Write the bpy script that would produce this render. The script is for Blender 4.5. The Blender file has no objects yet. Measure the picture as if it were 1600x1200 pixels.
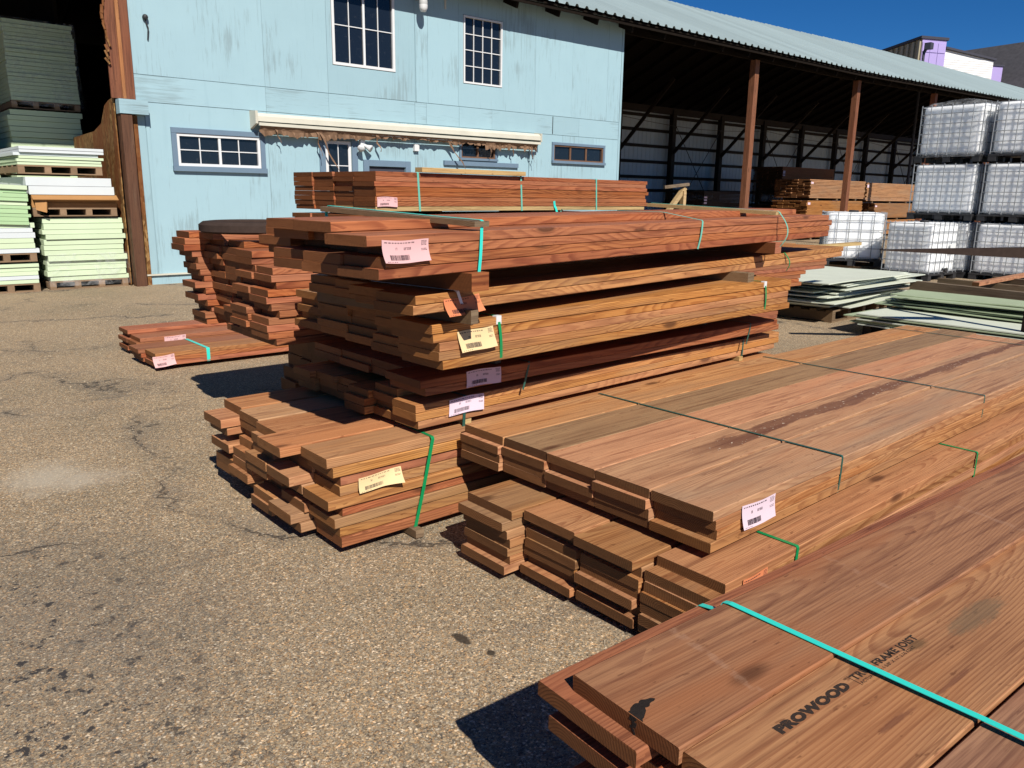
import bpy, bmesh, math, random
from mathutils import Vector, Matrix, noise
rnd = random.Random(7)
sc = bpy.context.scene
COL = sc.collection

# ------------------------------------------------------------------ camera
cam_d = bpy.data.cameras.new("camera")
cam = bpy.data.objects.new("camera", cam_d); COL.objects.link(cam)
R_ = Vector((0.763, -0.646, 0.014)).normalized()
D_ = Vector((0.631, 0.740, -0.232)).normalized()
U_ = R_.cross(D_).normalized(); R_ = D_.cross(U_).normalized()
cam.matrix_world = Matrix(((R_.x, U_.x, -D_.x, 0), (R_.y, U_.y, -D_.y, 0), (R_.z, U_.z, -D_.z, 1.55), (0, 0, 0, 1)))
cam_d.sensor_width = 36.0
cam_d.lens = 36.0 * 1240 / 1600
cam_d.clip_start = 0.05; cam_d.clip_end = 3000
sc.camera = cam

# ------------------------------------------------------------------ sky, sun, exposure
S_ = Vector((-0.36, -1.0, 0.90)).normalized()          # towards the sun
w = bpy.data.worlds.new("World"); sc.world = w; w.use_nodes = True
wn = w.node_tree.nodes; wl = w.node_tree.links
bg = wn["Background"]
sky = wn.new("ShaderNodeTexSky"); sky.sky_type = 'NISHITA'; sky.sun_disc = False
sky.sun_elevation = math.asin(S_.z); sky.sun_rotation = math.atan2(S_.x, S_.y)
sky.altitude = 1700; sky.air_density = 0.8; sky.dust_density = 0.0; sky.ozone_density = 10.0
hs_ = wn.new("ShaderNodeHueSaturation"); hs_.inputs['Saturation'].default_value = 1.15
wl.new(sky.outputs[0], hs_.inputs['Color']); wl.new(hs_.outputs[0], bg.inputs[0]); bg.inputs[1].default_value = 0.060
sun_d = bpy.data.lights.new("sun", 'SUN'); sun_d.energy = 5.0; sun_d.angle = math.radians(0.5)
sun_d.color = (1.0, 0.945, 0.86)
sun = bpy.data.objects.new("sun", sun_d); COL.objects.link(sun)
sun.rotation_euler = (-S_).to_track_quat('-Z', 'Y').to_euler(); sun.location = (-5, -15, 20)
sc.view_settings.view_transform = 'Standard'; sc.view_settings.look = 'None'
sc.view_settings.exposure = 0.35; sc.view_settings.gamma = 1.0
sc.view_settings.use_curve_mapping = False
sc.render.engine = 'CYCLES'
sc.cycles.max_bounces = 5; sc.cycles.diffuse_bounces = 2; sc.cycles.transparent_max_bounces = 12

# ------------------------------------------------------------------ object helpers
def tag(o, label=None, cat=None, group=None, kind=None):
    if label: o['label'] = label
    if cat: o['category'] = cat
    if group: o['group'] = group
    if kind: o['kind'] = kind
    return o

def empty(name, loc=(0, 0, 0), rz=0.0, label=None, cat=None, group=None, ry=0.0):
    o = bpy.data.objects.new(name, None); COL.objects.link(o)
    o.location = loc; o.rotation_euler = (0, ry, rz); o.empty_display_size = 0.1
    return tag(o, label, cat, group)

def link(name, me, mat=None, parent=None, loc=(0, 0, 0), rot=(0, 0, 0)):
    o = bpy.data.objects.new(name, me); COL.objects.link(o)
    o.location = loc; o.rotation_euler = rot
    if parent: o.parent = parent
    if mat:
        if not me.materials: me.materials.append(mat)
        elif me.materials[0] != mat:
            o.material_slots[0].link = 'OBJECT'; o.material_slots[0].material = mat
    return o

def vpost(name, mat, parent, x0, x1, y0, y1, z0, z1):
    return MB().box(z0, z1, y0, y1, -x1, -x0).build(name, mat, parent, (0, 0, 0), (0, -math.pi / 2, 0))

def copy_tree(o, parent=None):
    c = o.copy(); COL.objects.link(c)
    if parent: c.parent = parent
    for ch in list(o.children): copy_tree(ch, c)
    return c

class MB:
    def __init__(s): s.v = []; s.f = []
    def box(s, x0, x1, y0, y1, z0, z1):
        n = len(s.v)
        s.v += [(x0, y0, z0), (x1, y0, z0), (x1, y1, z0), (x0, y1, z0), (x0, y0, z1), (x1, y0, z1), (x1, y1, z1), (x0, y1, z1)]
        s.f += [[n + i for i in q] for q in ((3, 2, 1, 0), (4, 5, 6, 7), (0, 1, 5, 4), (1, 2, 6, 5), (2, 3, 7, 6), (3, 0, 4, 7))]
        return s
    def beam(s, a, b, wx, wz, up=(0, 0, 1)):
        a = Vector(a); b = Vector(b); d = (b - a).normalized(); up = Vector(up)
        if abs(d.dot(up)) > .98: up = Vector((0, 1, 0))
        r = d.cross(up).normalized(); u = r.cross(d).normalized(); n = len(s.v)
        for p in (a, b):
            for i, j in ((-1, -1), (1, -1), (1, 1), (-1, 1)):
                s.v.append(tuple(p + r * (i * wx / 2) + u * (j * wz / 2)))
        s.f += [[n + i for i in q] for q in ((3, 2, 1, 0), (4, 5, 6, 7), (0, 1, 5, 4), (1, 2, 6, 5), (2, 3, 7, 6), (3, 0, 4, 7))]
        return s
    def prism(s, poly, ax):                       # poly: 3-D points of one face, ax: extrusion vector
        n = len(s.v); k = len(poly); ax = Vector(ax)
        s.v += [tuple(Vector(p)) for p in poly] + [tuple(Vector(p) + ax) for p in poly]
        s.f.append([n + i for i in range(k)][::-1]); s.f.append([n + k + i for i in range(k)])
        for i in range(k): s.f.append([n + i, n + (i + 1) % k, n + k + (i + 1) % k, n + k + i])
        return s
    def quad(s, *p):
        n = len(s.v); s.v += [tuple(q) for q in p]; s.f.append([n + i for i in range(len(p))]); return s
    def tube(s, pts, r, n=6, closed=False):
        pts = [Vector(p) for p in pts]; m = len(pts); base = len(s.v)
        for i, p in enumerate(pts):
            a = pts[(i - 1) % m] if (closed or i > 0) else p
            b = pts[(i + 1) % m] if (closed or i < m - 1) else p
            d = (b - a).normalized(); up = Vector((0, 0, 1)) if abs(d.z) < .9 else Vector((1, 0, 0))
            x = d.cross(up).normalized(); y = x.cross(d)
            rr = r[i] if isinstance(r, (list, tuple)) else r
            for k in range(n):
                t = 2 * math.pi * (k + .5) / n
                s.v.append(tuple(p + x * (rr * math.cos(t)) + y * (rr * math.sin(t))))
        for i in range(m if closed else m - 1):
            for k in range(n):
                a = base + i * n; b = base + ((i + 1) % m) * n
                s.f.append([a + k, a + (k + 1) % n, b + (k + 1) % n, b + k])
        if not closed:
            s.f.append([base + k for k in range(n)][::-1]); s.f.append([base + (m - 1) * n + k for k in range(n)])
        return s
    def lathe(s, prof, n=24, c=(0, 0, 0), cap=False):
        base = len(s.v); k = len(prof)
        for i in range(n):
            t = 2 * math.pi * i / n
            for (r, z) in prof: s.v.append((c[0] + r * math.cos(t), c[1] + r * math.sin(t), c[2] + z))
        for i in range(n):
            a = base + i * k; b = base + ((i + 1) % n) * k
            for j in range(k - 1): s.f.append([a + j, b + j, b + j + 1, a + j + 1])
        return s
    def mesh(s, name, smooth=False, fix=True):
        me = bpy.data.meshes.new(name); me.from_pydata(s.v, [], s.f)
        if fix:
            bm = bmesh.new(); bm.from_mesh(me); bmesh.ops.recalc_face_normals(bm, faces=bm.faces); bm.to_mesh(me); bm.free()
        if smooth: me.polygons.foreach_set('use_smooth', [True] * len(me.polygons))
        me.update(); return me
    def build(s, name, mat, parent=None, loc=(0, 0, 0), rot=(0, 0, 0), smooth=False):
        return link(name, s.mesh(name, smooth), mat, parent, loc, rot)

# ------------------------------------------------------------------ material helpers
class NT:
    def __init__(s, name):
        s.m = bpy.data.materials.new(name); s.m.use_nodes = True
        s.n = s.m.node_tree.nodes; s.l = s.m.node_tree.links
        s.b = s.n["Principled BSDF"]; s.out = s.n["Material Output"]
    def node(s, t, **kw):
        n = s.n.new(t)
        for k, v in kw.items():
            if k.startswith('_'): setattr(n, k[1:], v)
            else:
                n.inputs[k.replace('__', ' ')].default_value = v
        return n
    def set(s, sock, v):
        if hasattr(v, 'links') or hasattr(v, 'is_linked'): s.l.new(v, sock)
        else: sock.default_value = v
    def math(s, op, a, b=0.0, c=None, clamp=False):
        n = s.n.new("ShaderNodeMath"); n.operation = op; n.use_clamp = clamp
        s.set(n.inputs[0], a); s.set(n.inputs[1], b)
        if c is not None: s.set(n.inputs[2], c)
        return n.outputs[0]
    def vmath(s, op, a, b=(0, 0, 0)):
        n = s.n.new("ShaderNodeVectorMath"); n.operation = op
        s.set(n.inputs[0], a)
        if op == 'SCALE': s.set(n.inputs[3], b)
        else: s.set(n.inputs[1], b)
        return n.outputs[1] if op in ('LENGTH', 'DISTANCE') else n.outputs[0]
    def coord(s, k='Object'):
        return s.n.new("ShaderNodeTexCoord").outputs[k]
    def noise(s, vec, scale=1.0, detail=3.0, rough=0.55, dist=0.0):
        n = s.n.new("ShaderNodeTexNoise"); s.set(n.inputs['Vector'], vec)
        n.inputs['Scale'].default_value = scale; n.inputs['Detail'].default_value = detail
        n.inputs['Roughness'].default_value = rough; n.inputs['Distortion'].default_value = dist
        return n
    def vor(s, vec, scale, feature='F1', rand=1.0):
        n = s.n.new("ShaderNodeTexVoronoi"); n.feature = feature; s.set(n.inputs['Vector'], vec)
        n.inputs['Scale'].default_value = scale; n.inputs['Randomness'].default_value = rand
        return n
    def ramp(s, fac, stops, interp='LINEAR'):
        n = s.n.new("ShaderNodeValToRGB"); s.set(n.inputs[0], fac); cr = n.color_ramp; cr.interpolation = interp
        while len(cr.elements) < len(stops): cr.elements.new(.5)
        for e, (p, c) in zip(cr.elements, stops):
            e.position = p; e.color = (c[0], c[1], c[2], 1) if not isinstance(c, (int, float)) else (c, c, c, 1)
        return n.outputs[0]
    def step(s, v, lo, hi):
        n = s.n.new("ShaderNodeMapRange"); n.interpolation_type = 'SMOOTHSTEP'
        s.set(n.inputs[0], v); n.inputs[1].default_value = lo; n.inputs[2].default_value = hi
        return n.outputs[0]
    def mix(s, f, a, b, mode='MIX'):
        n = s.n.new("ShaderNodeMix"); n.data_type = 'RGBA'; n.blend_type = mode; n.clamp_factor = True
        s.set(n.inputs[0], f)
        for sock, v in ((n.inputs[6], a), (n.inputs[7], b)):
            if isinstance(v, tuple): sock.default_value = (v[0], v[1], v[2], 1)
            else: s.l.new(v, sock)
        return n.outputs[2]
    def sep(s, v):
        n = s.n.new("ShaderNodeSeparateXYZ"); s.l.new(v, n.inputs[0]); return n.outputs
    def comb(s, x, y, z):
        n = s.n.new("ShaderNodeCombineXYZ"); s.set(n.inputs[0], x); s.set(n.inputs[1], y); s.set(n.inputs[2], z); return n.outputs[0]
    def mul3(s, v, k): return s.vmath('MULTIPLY', v, k)
    def bump(s, h, strength=.3, dist=.002):
        n = s.n.new("ShaderNodeBump"); n.inputs['Strength'].default_value = strength; n.inputs['Distance'].default_value = dist
        s.set(n.inputs['Height'], h); s.l.new(n.outputs[0], s.b.inputs['Normal'])
    def rand(s): return s.n.new("ShaderNodeObjectInfo").outputs['Random']
    def hsv(s, col, h=.5, sat=1.0, v=1.0):
        n = s.n.new("ShaderNodeHueSaturation"); s.set(n.inputs['Hue'], h); s.set(n.inputs['Saturation'], sat); s.set(n.inputs['Value'], v)
        s.set(n.inputs['Color'], col); return n.outputs[0]
    def fin(s, col, rough=.6, spec=.3, metal=0.0):
        if isinstance(col, tuple): s.b.inputs['Base Color'].default_value = (col[0], col[1], col[2], 1)
        else: s.l.new(col, s.b.inputs['Base Color'])
        s.set(s.b.inputs['Roughness'], rough); s.b.inputs['Specular IOR Level'].default_value = spec
        s.b.inputs['Metallic'].default_value = metal
        return s.m

def plain(name, col, rough=.6, spec=.3, metal=0.0, var=.12, scale=6.0, bump=0.0):
    t = NT(name); p = t.coord()
    n = t.noise(p, scale, 4.0).outputs[0]
    r = t.rand()
    k = t.math('ADD', t.math('MULTIPLY_ADD', n, 2 * var, 1 - var), t.math('MULTIPLY_ADD', r, var, -var / 2))
    c = t.mix(1.0, col, t.comb(k, k, k), 'MULTIPLY')
    if bump: t.bump(t.noise(p, scale * 6, 4).outputs[0], bump, .003)
    return t.fin(c, rough, spec, metal)

def wood(name, light, dark, end, gray=0.0, red=0.0, ring=.0075, val=(.84, 1.14), knots=.62, hue=.005, stain=.35, marks=(), streak=False, imprint=(), amp_k=1.0):
    """Sawn lumber: growth rings round a pith that runs along local x, so faces, edges and end grain agree."""
    t = NT(name); p0 = t.coord(); r = t.rand()
    wn_ = t.n.new("ShaderNodeTexWhiteNoise"); wn_.noise_dimensions = '1D'; t.set(wn_.inputs['W'], t.math('MULTIPLY', r, 913.7))
    h = t.sep(wn_.outputs['Color'])
    p = t.vmath('ADD', p0, t.vmath('SCALE', wn_.outputs['Color'], 40.0))
    x, y, z = t.sep(p0)
    # knots
    kc = t.mul3(p, (1.7, 5.0, 5.0))
    kv = t.vor(kc, 1.0); kd = kv.outputs['Distance']; ksel = t.math('GREATER_THAN', t.sep(kv.outputs['Color'])[0], 1 - knots)
    swirl = t.math('MULTIPLY', t.math('MULTIPLY', t.math('POWER', 2.718, t.math('MULTIPLY', kd, -5.0)), .030), ksel)
    drift = t.noise(t.comb(t.math('MULTIPLY', t.sep(p)[0], .55), t.math('MULTIPLY', h[0], 60.0), 0.0), 1.0, 1.0).outputs['Color']
    dr = t.sep(drift)
    yy = t.math('ADD', y, t.math('ADD', t.math('MULTIPLY_ADD', h[0], .26, -.13), t.math('MULTIPLY_ADD', dr[0], .22, -.11)))
    zz = t.math('ADD', z, t.math('ADD', t.math('MULTIPLY_ADD', h[1], .14, -.02), t.math('MULTIPLY_ADD', dr[1], .16, -.08)))
    wob = t.noise(t.mul3(p, (1.3, 14.0, 14.0)), 1.0, 3.0).outputs[0]
    d = t.math('SQRT', t.math('ADD', t.math('MULTIPLY', yy, yy), t.math('MULTIPLY', zz, zz)))
    d = t.math('ADD', t.math('ADD', d, t.math('MULTIPLY', wob, .010)), swirl)
    fr = t.math('FRACT', t.math('DIVIDE', d, ring))
    rg = t.ramp(fr, [(0.0, .0), (.45, .15), (.80, 1.0), (.93, .85), (1.0, .0)])
    fine = t.noise(t.mul3(p, (6.0, 260.0, 260.0)), 1.0, 2.0).outputs[0]
    amp = t.math('MULTIPLY_ADD', h[2], .40 * amp_k, .55 * amp_k)
    col = t.mix(t.math('MULTIPLY', rg, amp), light, dark)
    mid_ = t.noise(t.mul3(p, (1.6, 48.0, 48.0)), 1.0, 4.0, .65).outputs[0]
    deep = (dark[0] * .55, dark[1] * .48, dark[2] * .48)
    col = t.mix(t.math('MULTIPLY', t.step(mid_, .48, .68), .62), col, deep)
    col = t.mix(t.math('MULTIPLY', t.math('SUBTRACT', 1.0, t.step(mid_, .30, .46)), .40), col, (light[0] * 1.25, light[1] * 1.25, light[2] * 1.2))
    col = t.mix(t.math('MULTIPLY', t.step(fine, .42, .75), .34), col, deep)
    # treatment stain and weathering
    bl = t.noise(t.mul3(p, (1.1, 6.0, 6.0)), 1.0, 4.0, .6).outputs[0]
    col = t.mix(t.math('MULTIPLY', t.step(bl, .50, .74), stain), col, (dark[0] * .62, dark[1] * .55, dark[2] * .55))
    if red > 0:
        rd = t.noise(t.mul3(p, (.9, 4.0, 4.0)), 1.3, 3.0).outputs[0]
        col = t.mix(t.math('MULTIPLY', t.step(rd, .46, .66), red), col, (light[0] * .90, light[1] * .70, light[2] * .58))
    if gray > 0:
        gn = t.noise(t.mul3(p, (.8, 5.0, 5.0)), .9, 3.0).outputs[0]
        col = t.mix(t.math('MULTIPLY', t.step(t.math('ADD', gn, t.math('MULTIPLY_ADD', h[1], .3, -.15)), .50, .68), gray), col, (.26, .19, .125))
    # scuffs and specks
    sp = t.noise(t.mul3(p, (18.0, 60.0, 60.0)), 1.0, 3.0).outputs[0]
    col = t.mix(t.math('MULTIPLY', t.step(sp, .64, .74), .6), col, (dark[0] * .5, dark[1] * .45, dark[2] * .4))
    kn = t.math('MULTIPLY', t.math('SUBTRACT', 1.0, t.step(kd, .07, .16)), ksel)
    col = t.mix(t.math('MULTIPLY', kn, .8), col, (.075, .028, .012))
    col = t.hsv(col, t.math('MULTIPLY_ADD', h[1], 2 * hue, .5 - hue), t.math('MULTIPLY_ADD', h[2], .12, .92),
                t.math('MULTIPLY_ADD', r, val[1] - val[0], val[0]))
    x, y, z = t.sep(p0)
    if streak:
        yn = t.math('ADD', y, t.math('MULTIPLY_ADD', t.noise(t.mul3(p0, (1.8, 9, 9)), 1.0, 5.0, .65).outputs[0], .17, -.085))
        band = t.math('MULTIPLY', t.math('SUBTRACT', 1.0, t.step(t.math('ABSOLUTE', t.math('SUBTRACT', yn, .02)), .030, .045)), t.step(x, .32, .75))
        col = t.mix(t.math('MULTIPLY', band, .72), col, (.10, .036, .022))
        wsp = t.noise(t.mul3(p0, (40, 70, 70)), 1.0, 2.0).outputs[0]
        col = t.mix(t.math('MULTIPLY', band, t.step(wsp, .66, .70)), col, (.50, .40, .30))
    for ix in imprint:
        xn = t.math('ADD', t.math('ADD', x, t.math('MULTIPLY', y, -.15)), t.math('MULTIPLY_ADD', t.noise(p0, 25.0, 3.0).outputs[0], .03, -.015))
        bd = t.math('SUBTRACT', 1.0, t.step(t.math('ABSOLUTE', t.math('SUBTRACT', xn, ix)), .006, .016))
        col = t.mix(t.math('MULTIPLY', t.math('MULTIPLY', bd, t.step(t.noise(p0, 30.0, 4.0).outputs[0], .44, .64)), .32), col, (.38, .22, .14))
    for (mx_, my_, rx_, ry_, mc, mk) in marks:
        dx = t.math('DIVIDE', t.math('SUBTRACT', x, mx_), rx_); dy = t.math('DIVIDE', t.math('SUBTRACT', y, my_), ry_)
        dd = t.math('SQRT', t.math('ADD', t.math('MULTIPLY', dx, dx), t.math('MULTIPLY', dy, dy)))
        dd = t.math('ADD', dd, t.math('MULTIPLY_ADD', t.noise(t.mul3(p0, (25, 70, 70)), 1.0, 5.0, .7).outputs[0], 1.6, -.8))
        col = t.mix(t.math('MULTIPLY', t.math('SUBTRACT', 1.0, t.step(dd, .5, 1.2)), mk), col, mc)
    # end grain
    nx = t.math('ABSOLUTE', t.sep(t.coord('Normal'))[0])
    en = t.step(nx, .6, .8)
    rg2 = t.math('MULTIPLY', rg, .92)
    ecol = t.mix(rg2, end, (end[0] * .42, end[1] * .34, end[2] * .30))
    saw = t.noise(t.mul3(p, (1, 22.0, 160.0)), 1.0, 3.0).outputs[0]
    ecol = t.mix(t.math('MULTIPLY', t.step(saw, .45, .7), .4), ecol, (end[0] * .5, end[1] * .45, end[2] * .42))
    eb = t.noise(t.mul3(p, (1, 12.0, 30.0)), 1.0, 3.0).outputs[0]
    ecol = t.mix(t.math('MULTIPLY', t.step(eb, .52, .7), .5), ecol, (end[0] * .55, end[1] * .5, end[2] * .45))
    ecol = t.hsv(ecol, .5, 1.1, t.math('MULTIPLY_ADD', h[0], .45, .62))
    col = t.mix(en, col, ecol)
    ht = t.math('ADD', t.math('MULTIPLY', fine, .6), t.math('ADD', t.math('MULTIPLY', rg, .35), t.math('MULTIPLY', saw, .4)))
    t.bump(ht, .35, .0012)
    return t.fin(col, .62, .28)

WOODS = {
 'gold': wood('wood_gold', (0.456, 0.214, 0.070), (0.252, 0.095, 0.030), (0.230, 0.109, 0.047), gray=.25, red=.3),
 'redbrown': wood('wood_redbrown', (0.398, 0.143, 0.055), (0.204, 0.057, 0.023), (0.205, 0.089, 0.043), red=.4),
 'tan': wood('wood_tan', (0.466, 0.234, 0.105), (0.280, 0.110, 0.046), (0.221, 0.109, 0.051), gray=.2, red=.3, stain=.22),
 'rosy': wood('wood_rosy', (0.482, 0.250, 0.120), (0.299, 0.122, 0.057), (0.170, 0.084, 0.041), gray=.35, red=.45, stain=.30),
 'streaked': wood('wood_streaked', (0.477, 0.255, 0.118), (0.294, 0.125, 0.057), (0.170, 0.084, 0.041), gray=.3, red=.3, stain=.32, streak=True, val=(.98, 1.0)),
 'grayed': wood('wood_grayed', (0.350, 0.220, 0.105), (0.209, 0.112, 0.052), (0.145, 0.074, 0.037), gray=.7, red=.2, stain=.35, val=(.92, 1.0)),
 'umber': wood('wood_umber', (0.419, 0.208, 0.085), (0.247, 0.095, 0.036), (0.170, 0.082, 0.039), gray=.25, red=.25),
 'stamp': wood('wood_stamp', (0.408, 0.208, 0.100), (0.223, 0.090, 0.043), (0.213, 0.093, 0.041), red=.35, amp_k=.8, ring=.0085, knots=.35, stain=.3, val=(.98, 1.0), hue=.0,
    marks=[(.95, .03, .15, .035, (.13, .095, .055), .6), (.70, .055, .040, .016, (.13, .07, .03), .8), (.40, -.05, .07, .008, (.11, .035, .02), .6), (.62, -.06, .10, .006, (.12, .04, .022), .6)]),
 'deepred': wood('wood_deepred', (0.355, 0.173, 0.085), (0.185, 0.071, 0.038), (0.205, 0.081, 0.038), red=.7, ring=.0075, knots=.35, val=(.9, 1.0), hue=.0, stain=.5, imprint=(.28, .92, 1.62), amp_k=.62),
 'rust': wood('wood_rust', (0.371, 0.131, 0.051), (0.190, 0.053, 0.022), (0.196, 0.081, 0.038), red=.4),
 'raw': wood('wood_raw', (.52, .37, .17), (.40, .25, .10), (.46, .33, .17), knots=.3, stain=.15),
 'old': wood('wood_old', (.205, .145, .085), (.11, .072, .042), (.22, .15, .09), gray=.5, stain=.4),
 'post': wood('wood_post', (.23, .085, .034), (.11, .038, .015), (.2, .1, .05), red=.3, stain=.5, val=(.8, 1.1)),
 'jamb': wood('wood_jamb', (.115, .055, .030), (.06, .028, .015), (.1, .06, .03), gray=.2, stain=.5),
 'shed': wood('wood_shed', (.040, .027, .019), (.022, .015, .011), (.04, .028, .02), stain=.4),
}

M = {}
M['teal'] = plain('strap_teal', (.035, .60, .50), .35, .5, var=.06)
M['mint'] = plain('strap_mint', (.14, .46, .36), .4, .5, var=.06)
M['green'] = plain('strap_green', (.006, .22, .07), .35, .5, var=.06)
M['dkgreen'] = plain('strap_dark_green', (.022, .085, .065), .4, .5, var=.1)
M['white_strap'] = plain('strap_white', (.75, .75, .78), .4, .4, var=.05)
M['ink'] = plain('ink', (.045, .03, .04), .8, .1)
M['pink'] = plain('paper_pink', (.66, .40, .40), .7, .2, var=.06)
M['palepink'] = plain('paper_pale_pink', (.66, .52, .60), .7, .2, var=.05)
M['yellow'] = plain('paper_yellow', (.66, .50, .27), .7, .2, var=.08)
M['orange'] = plain('paper_orange', (.60, .20, .09), .7, .2, var=.1)
M['white'] = plain('white_paint', (.62, .63, .63), .5, .3, var=.05)
M['trim'] = plain('trim_slate_blue', (.13, .19, .255), .55, .3, var=.08)
M['cream'] = plain('cream_vinyl', (.55, .53, .44), .5, .3, var=.16, scale=3.0)
M['cloth'] = plain('torn_fabric', (.22, .135, .085), .95, .1, var=.3, scale=14)
M['grayplastic'] = plain('gray_plastic', (.42, .43, .42), .5, .3)
M['galv'] = plain('galvanised_steel', (.30, .315, .33), .45, .4, metal=.2, var=.15)
M['blackplastic'] = plain('black_plastic', (.028, .028, .03), .55, .3, var=.2)
M['rustiron'] = plain('rusty_iron', (.040, .027, .022), .9, .1, var=.4, scale=20, bump=.4)
M['steel_dark'] = plain('dark_steel', (.045, .035, .03), .6, .4, var=.3, scale=12)
M['card'] = plain('cardboard', (.36, .185, .07), .8, .2, var=.1, scale=5)
M['foamgreen'] = plain('foam_pale_green', (.53, .63, .43), .8, .15, var=.07, scale=3)
M['foamlime'] = plain('foam_lime', (.36, .52, .29), .8, .15, var=.07, scale=3)
M['foamwhite'] = plain('foam_white', (.56, .60, .61), .8, .15, var=.05, scale=3)
M['sheetpale'] = plain('siding_pale', (.56, .59, .49), .6, .25, var=.14, scale=2.5)
M['sheetgreen'] = plain('siding_green', (.33, .39, .25), .6, .25, var=.14, scale=2.5)
M['soil'] = plain('old_pallet_wood', (.23, .15, .09), .8, .2, var=.3, scale=8, bump=.3)
M['mortar'] = plain('backing_board', (.12, .16, .18), .9, .1)
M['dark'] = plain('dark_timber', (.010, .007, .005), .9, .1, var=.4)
M['bark'] = plain('bark_pocket', (.022, .017, .015), .95, .1, var=.4, scale=60, bump=.6)
M['roofgray'] = plain('asphalt_shingle', (.052, .050, .055), .9, .2, var=.55, scale=3.0, bump=.3)
M['purple'] = plain('lavender_panel', (.36, .29, .56), .6, .3, var=.04)
M['tanmetal'] = plain('tan_metal', (.33, .29, .20), .5, .4, var=.05)
M['siding'] = plain('white_siding', (.70, .70, .69), .6, .3, var=.03)
M['graysiding'] = plain('gray_siding', (.17, .19, .195), .7, .2, var=.05)
M['charcoal'] = plain('charcoal_trim', (.045, .045, .06), .6, .3)
M['pebble'] = plain('pebble', (.33, .27, .19), .9, .2, var=.5, scale=60)

def m_glass():
    t = NT('dark_window_glass'); p = t.coord()
    d = t.noise(p, 9.0, 5.0, .7).outputs[0]
    c = t.mix(t.math('MULTIPLY', t.step(d, .55, .8), .35), (.008, .012, .019), (.06, .065, .07))
    return t.fin(c, t.math('MULTIPLY_ADD', d, .15, .02), .5)
M['glass'] = m_glass()

def m_wall(horizontal=False):
    """Weathered blue paint on plywood: rubbed-through gray patches that follow the grain."""
    t = NT('blue_paint_' + ('band' if horizontal else 'panel')); p = t.coord(); r = t.rand()
    q = t.vmath('ADD', p, t.comb(t.math('MULTIPLY', r, 31.0), 0.0, t.math('MULTIPLY', r, 17.0)))
    st = (.9, 1.0, 22.0) if horizontal else (20.0, 1.0, 1.3)
    s1 = t.noise(t.mul3(q, st), 1.0, 6.0, .72).outputs[0]
    big = t.noise(q, .75, 3.0).outputs[0]
    wear = t.step(t.math('ADD', s1, t.math('MULTIPLY_ADD', big, .95, -.52)), .52, .70)
    base = t.mix(t.noise(q, 2.2, 5.0, .6).outputs[0], (.270, .405, .455), (.305, .450, .500))
    base = t.hsv(base, .5, 1.0, t.math('MULTIPLY_ADD', r, .10, .95))
    col = t.mix(t.math('MULTIPLY', wear, .48), base, (.165, .215, .225))
    run = t.noise(t.mul3(q, (9.0, 1.0, .35)), 1.0, 4.0).outputs[0]
    col = t.mix(t.math('MULTIPLY', t.step(run, .58, .76), .14), col, (.165, .275, .32))
    fl = t.noise(q, 24.0, 3.0).outputs[0]
    col = t.mix(t.math('MULTIPLY', t.step(fl, .70, .74), .6), col, (.40, .47, .47))
    crk = t.noise(t.mul3(q, (2.0, 1.0, 90.0) if horizontal else (90.0, 1.0, 2.0)), 1.0, 3.0).outputs[0]
    msk = t.step(t.noise(q, 1.6, 2.0).outputs[0], .50, .66)
    col = t.mix(t.math('MULTIPLY', t.math('MULTIPLY', t.step(crk, .60, .66), msk), .6 if horizontal else .35), col, (.12, .16, .17))
    t.bump(t.math('ADD', s1, t.math('MULTIPLY', crk, .6)), .25, .003)
    return t.fin(col, .6, .25)
M['blue'] = m_wall(); M['blueband'] = m_wall(True)

def m_osb():
    t = NT('oriented_strand_board'); p = t.coord('Object')
    v = t.vor(t.mul3(p, (14.0, 14.0, 5.0)), 3.0); r = t.sep(v.outputs['Color'])[0]
    c = t.ramp(r, [(0, (.07, .034, .010)), (.5, (.19, .095, .030)), (1, (.31, .19, .075))])
    n = t.noise(t.mul3(p, (3, 3, .5)), 1.5, 4).outputs[0]
    c = t.mix(t.math('MULTIPLY', t.step(n, .40, .56), .8), c, (.15, .048, .014))
    t.bump(v.outputs['Distance'], .4, .004)
    return t.fin(c, .75, .2)
M['osb'] = m_osb()

def m_roof():
    t = NT('galvanised_roof'); p = t.coord('Object'); r = t.rand()
    n = t.noise(t.mul3(p, (2.0, .6, 1.0)), 1.5, 4).outputs[0]
    c = t.mix(n, (.26, .335, .345), (.33, .40, .405))
    c = t.hsv(c, .5, 1.0, t.math('MULTIPLY_ADD', r, .16, .92))
    s = t.noise(t.mul3(p, (9.0, .5, 1.0)), 1.0, 4).outputs[0]
    c = t.mix(t.math('MULTIPLY', t.step(s, .56, .72), .3), c, (.13, .15, .15))
    return t.fin(c, .5, .4, .1)
M['roof'] = m_roof()

def m_steelwall():
    t = NT('white_steel_cladding'); p = t.coord(); r = t.rand()
    n = t.noise(t.mul3(p, (3.0, 1, .8)), 1.0, 4).outputs[0]
    c = t.mix(n, (.55, .61, .66), (.68, .73, .77)); c = t.hsv(c, .5, 1.0, t.math('MULTIPLY_ADD', r, .2, .88))
    return t.fin(c, .5, .3)
M['clad'] = m_steelwall()

def m_hdpe():
    t = NT('translucent_white_plastic'); p = t.coord(); r = t.rand()
    n = t.noise(p, 2.5, 4).outputs[0]
    c = t.mix(n, (.84, .87, .89), (.90, .92, .925)); c = t.hsv(c, .5, 1.0, t.math('MULTIPLY_ADD', r, .08, .95))
    t.b.inputs['Subsurface Weight'].default_value = .85; t.b.inputs['Subsurface Radius'].default_value = (1.0, 1.0, 1.0); t.b.inputs['Subsurface Scale'].default_value = .16
    return t.fin(c, .38, .4)
M['hdpe'] = m_hdpe()

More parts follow.
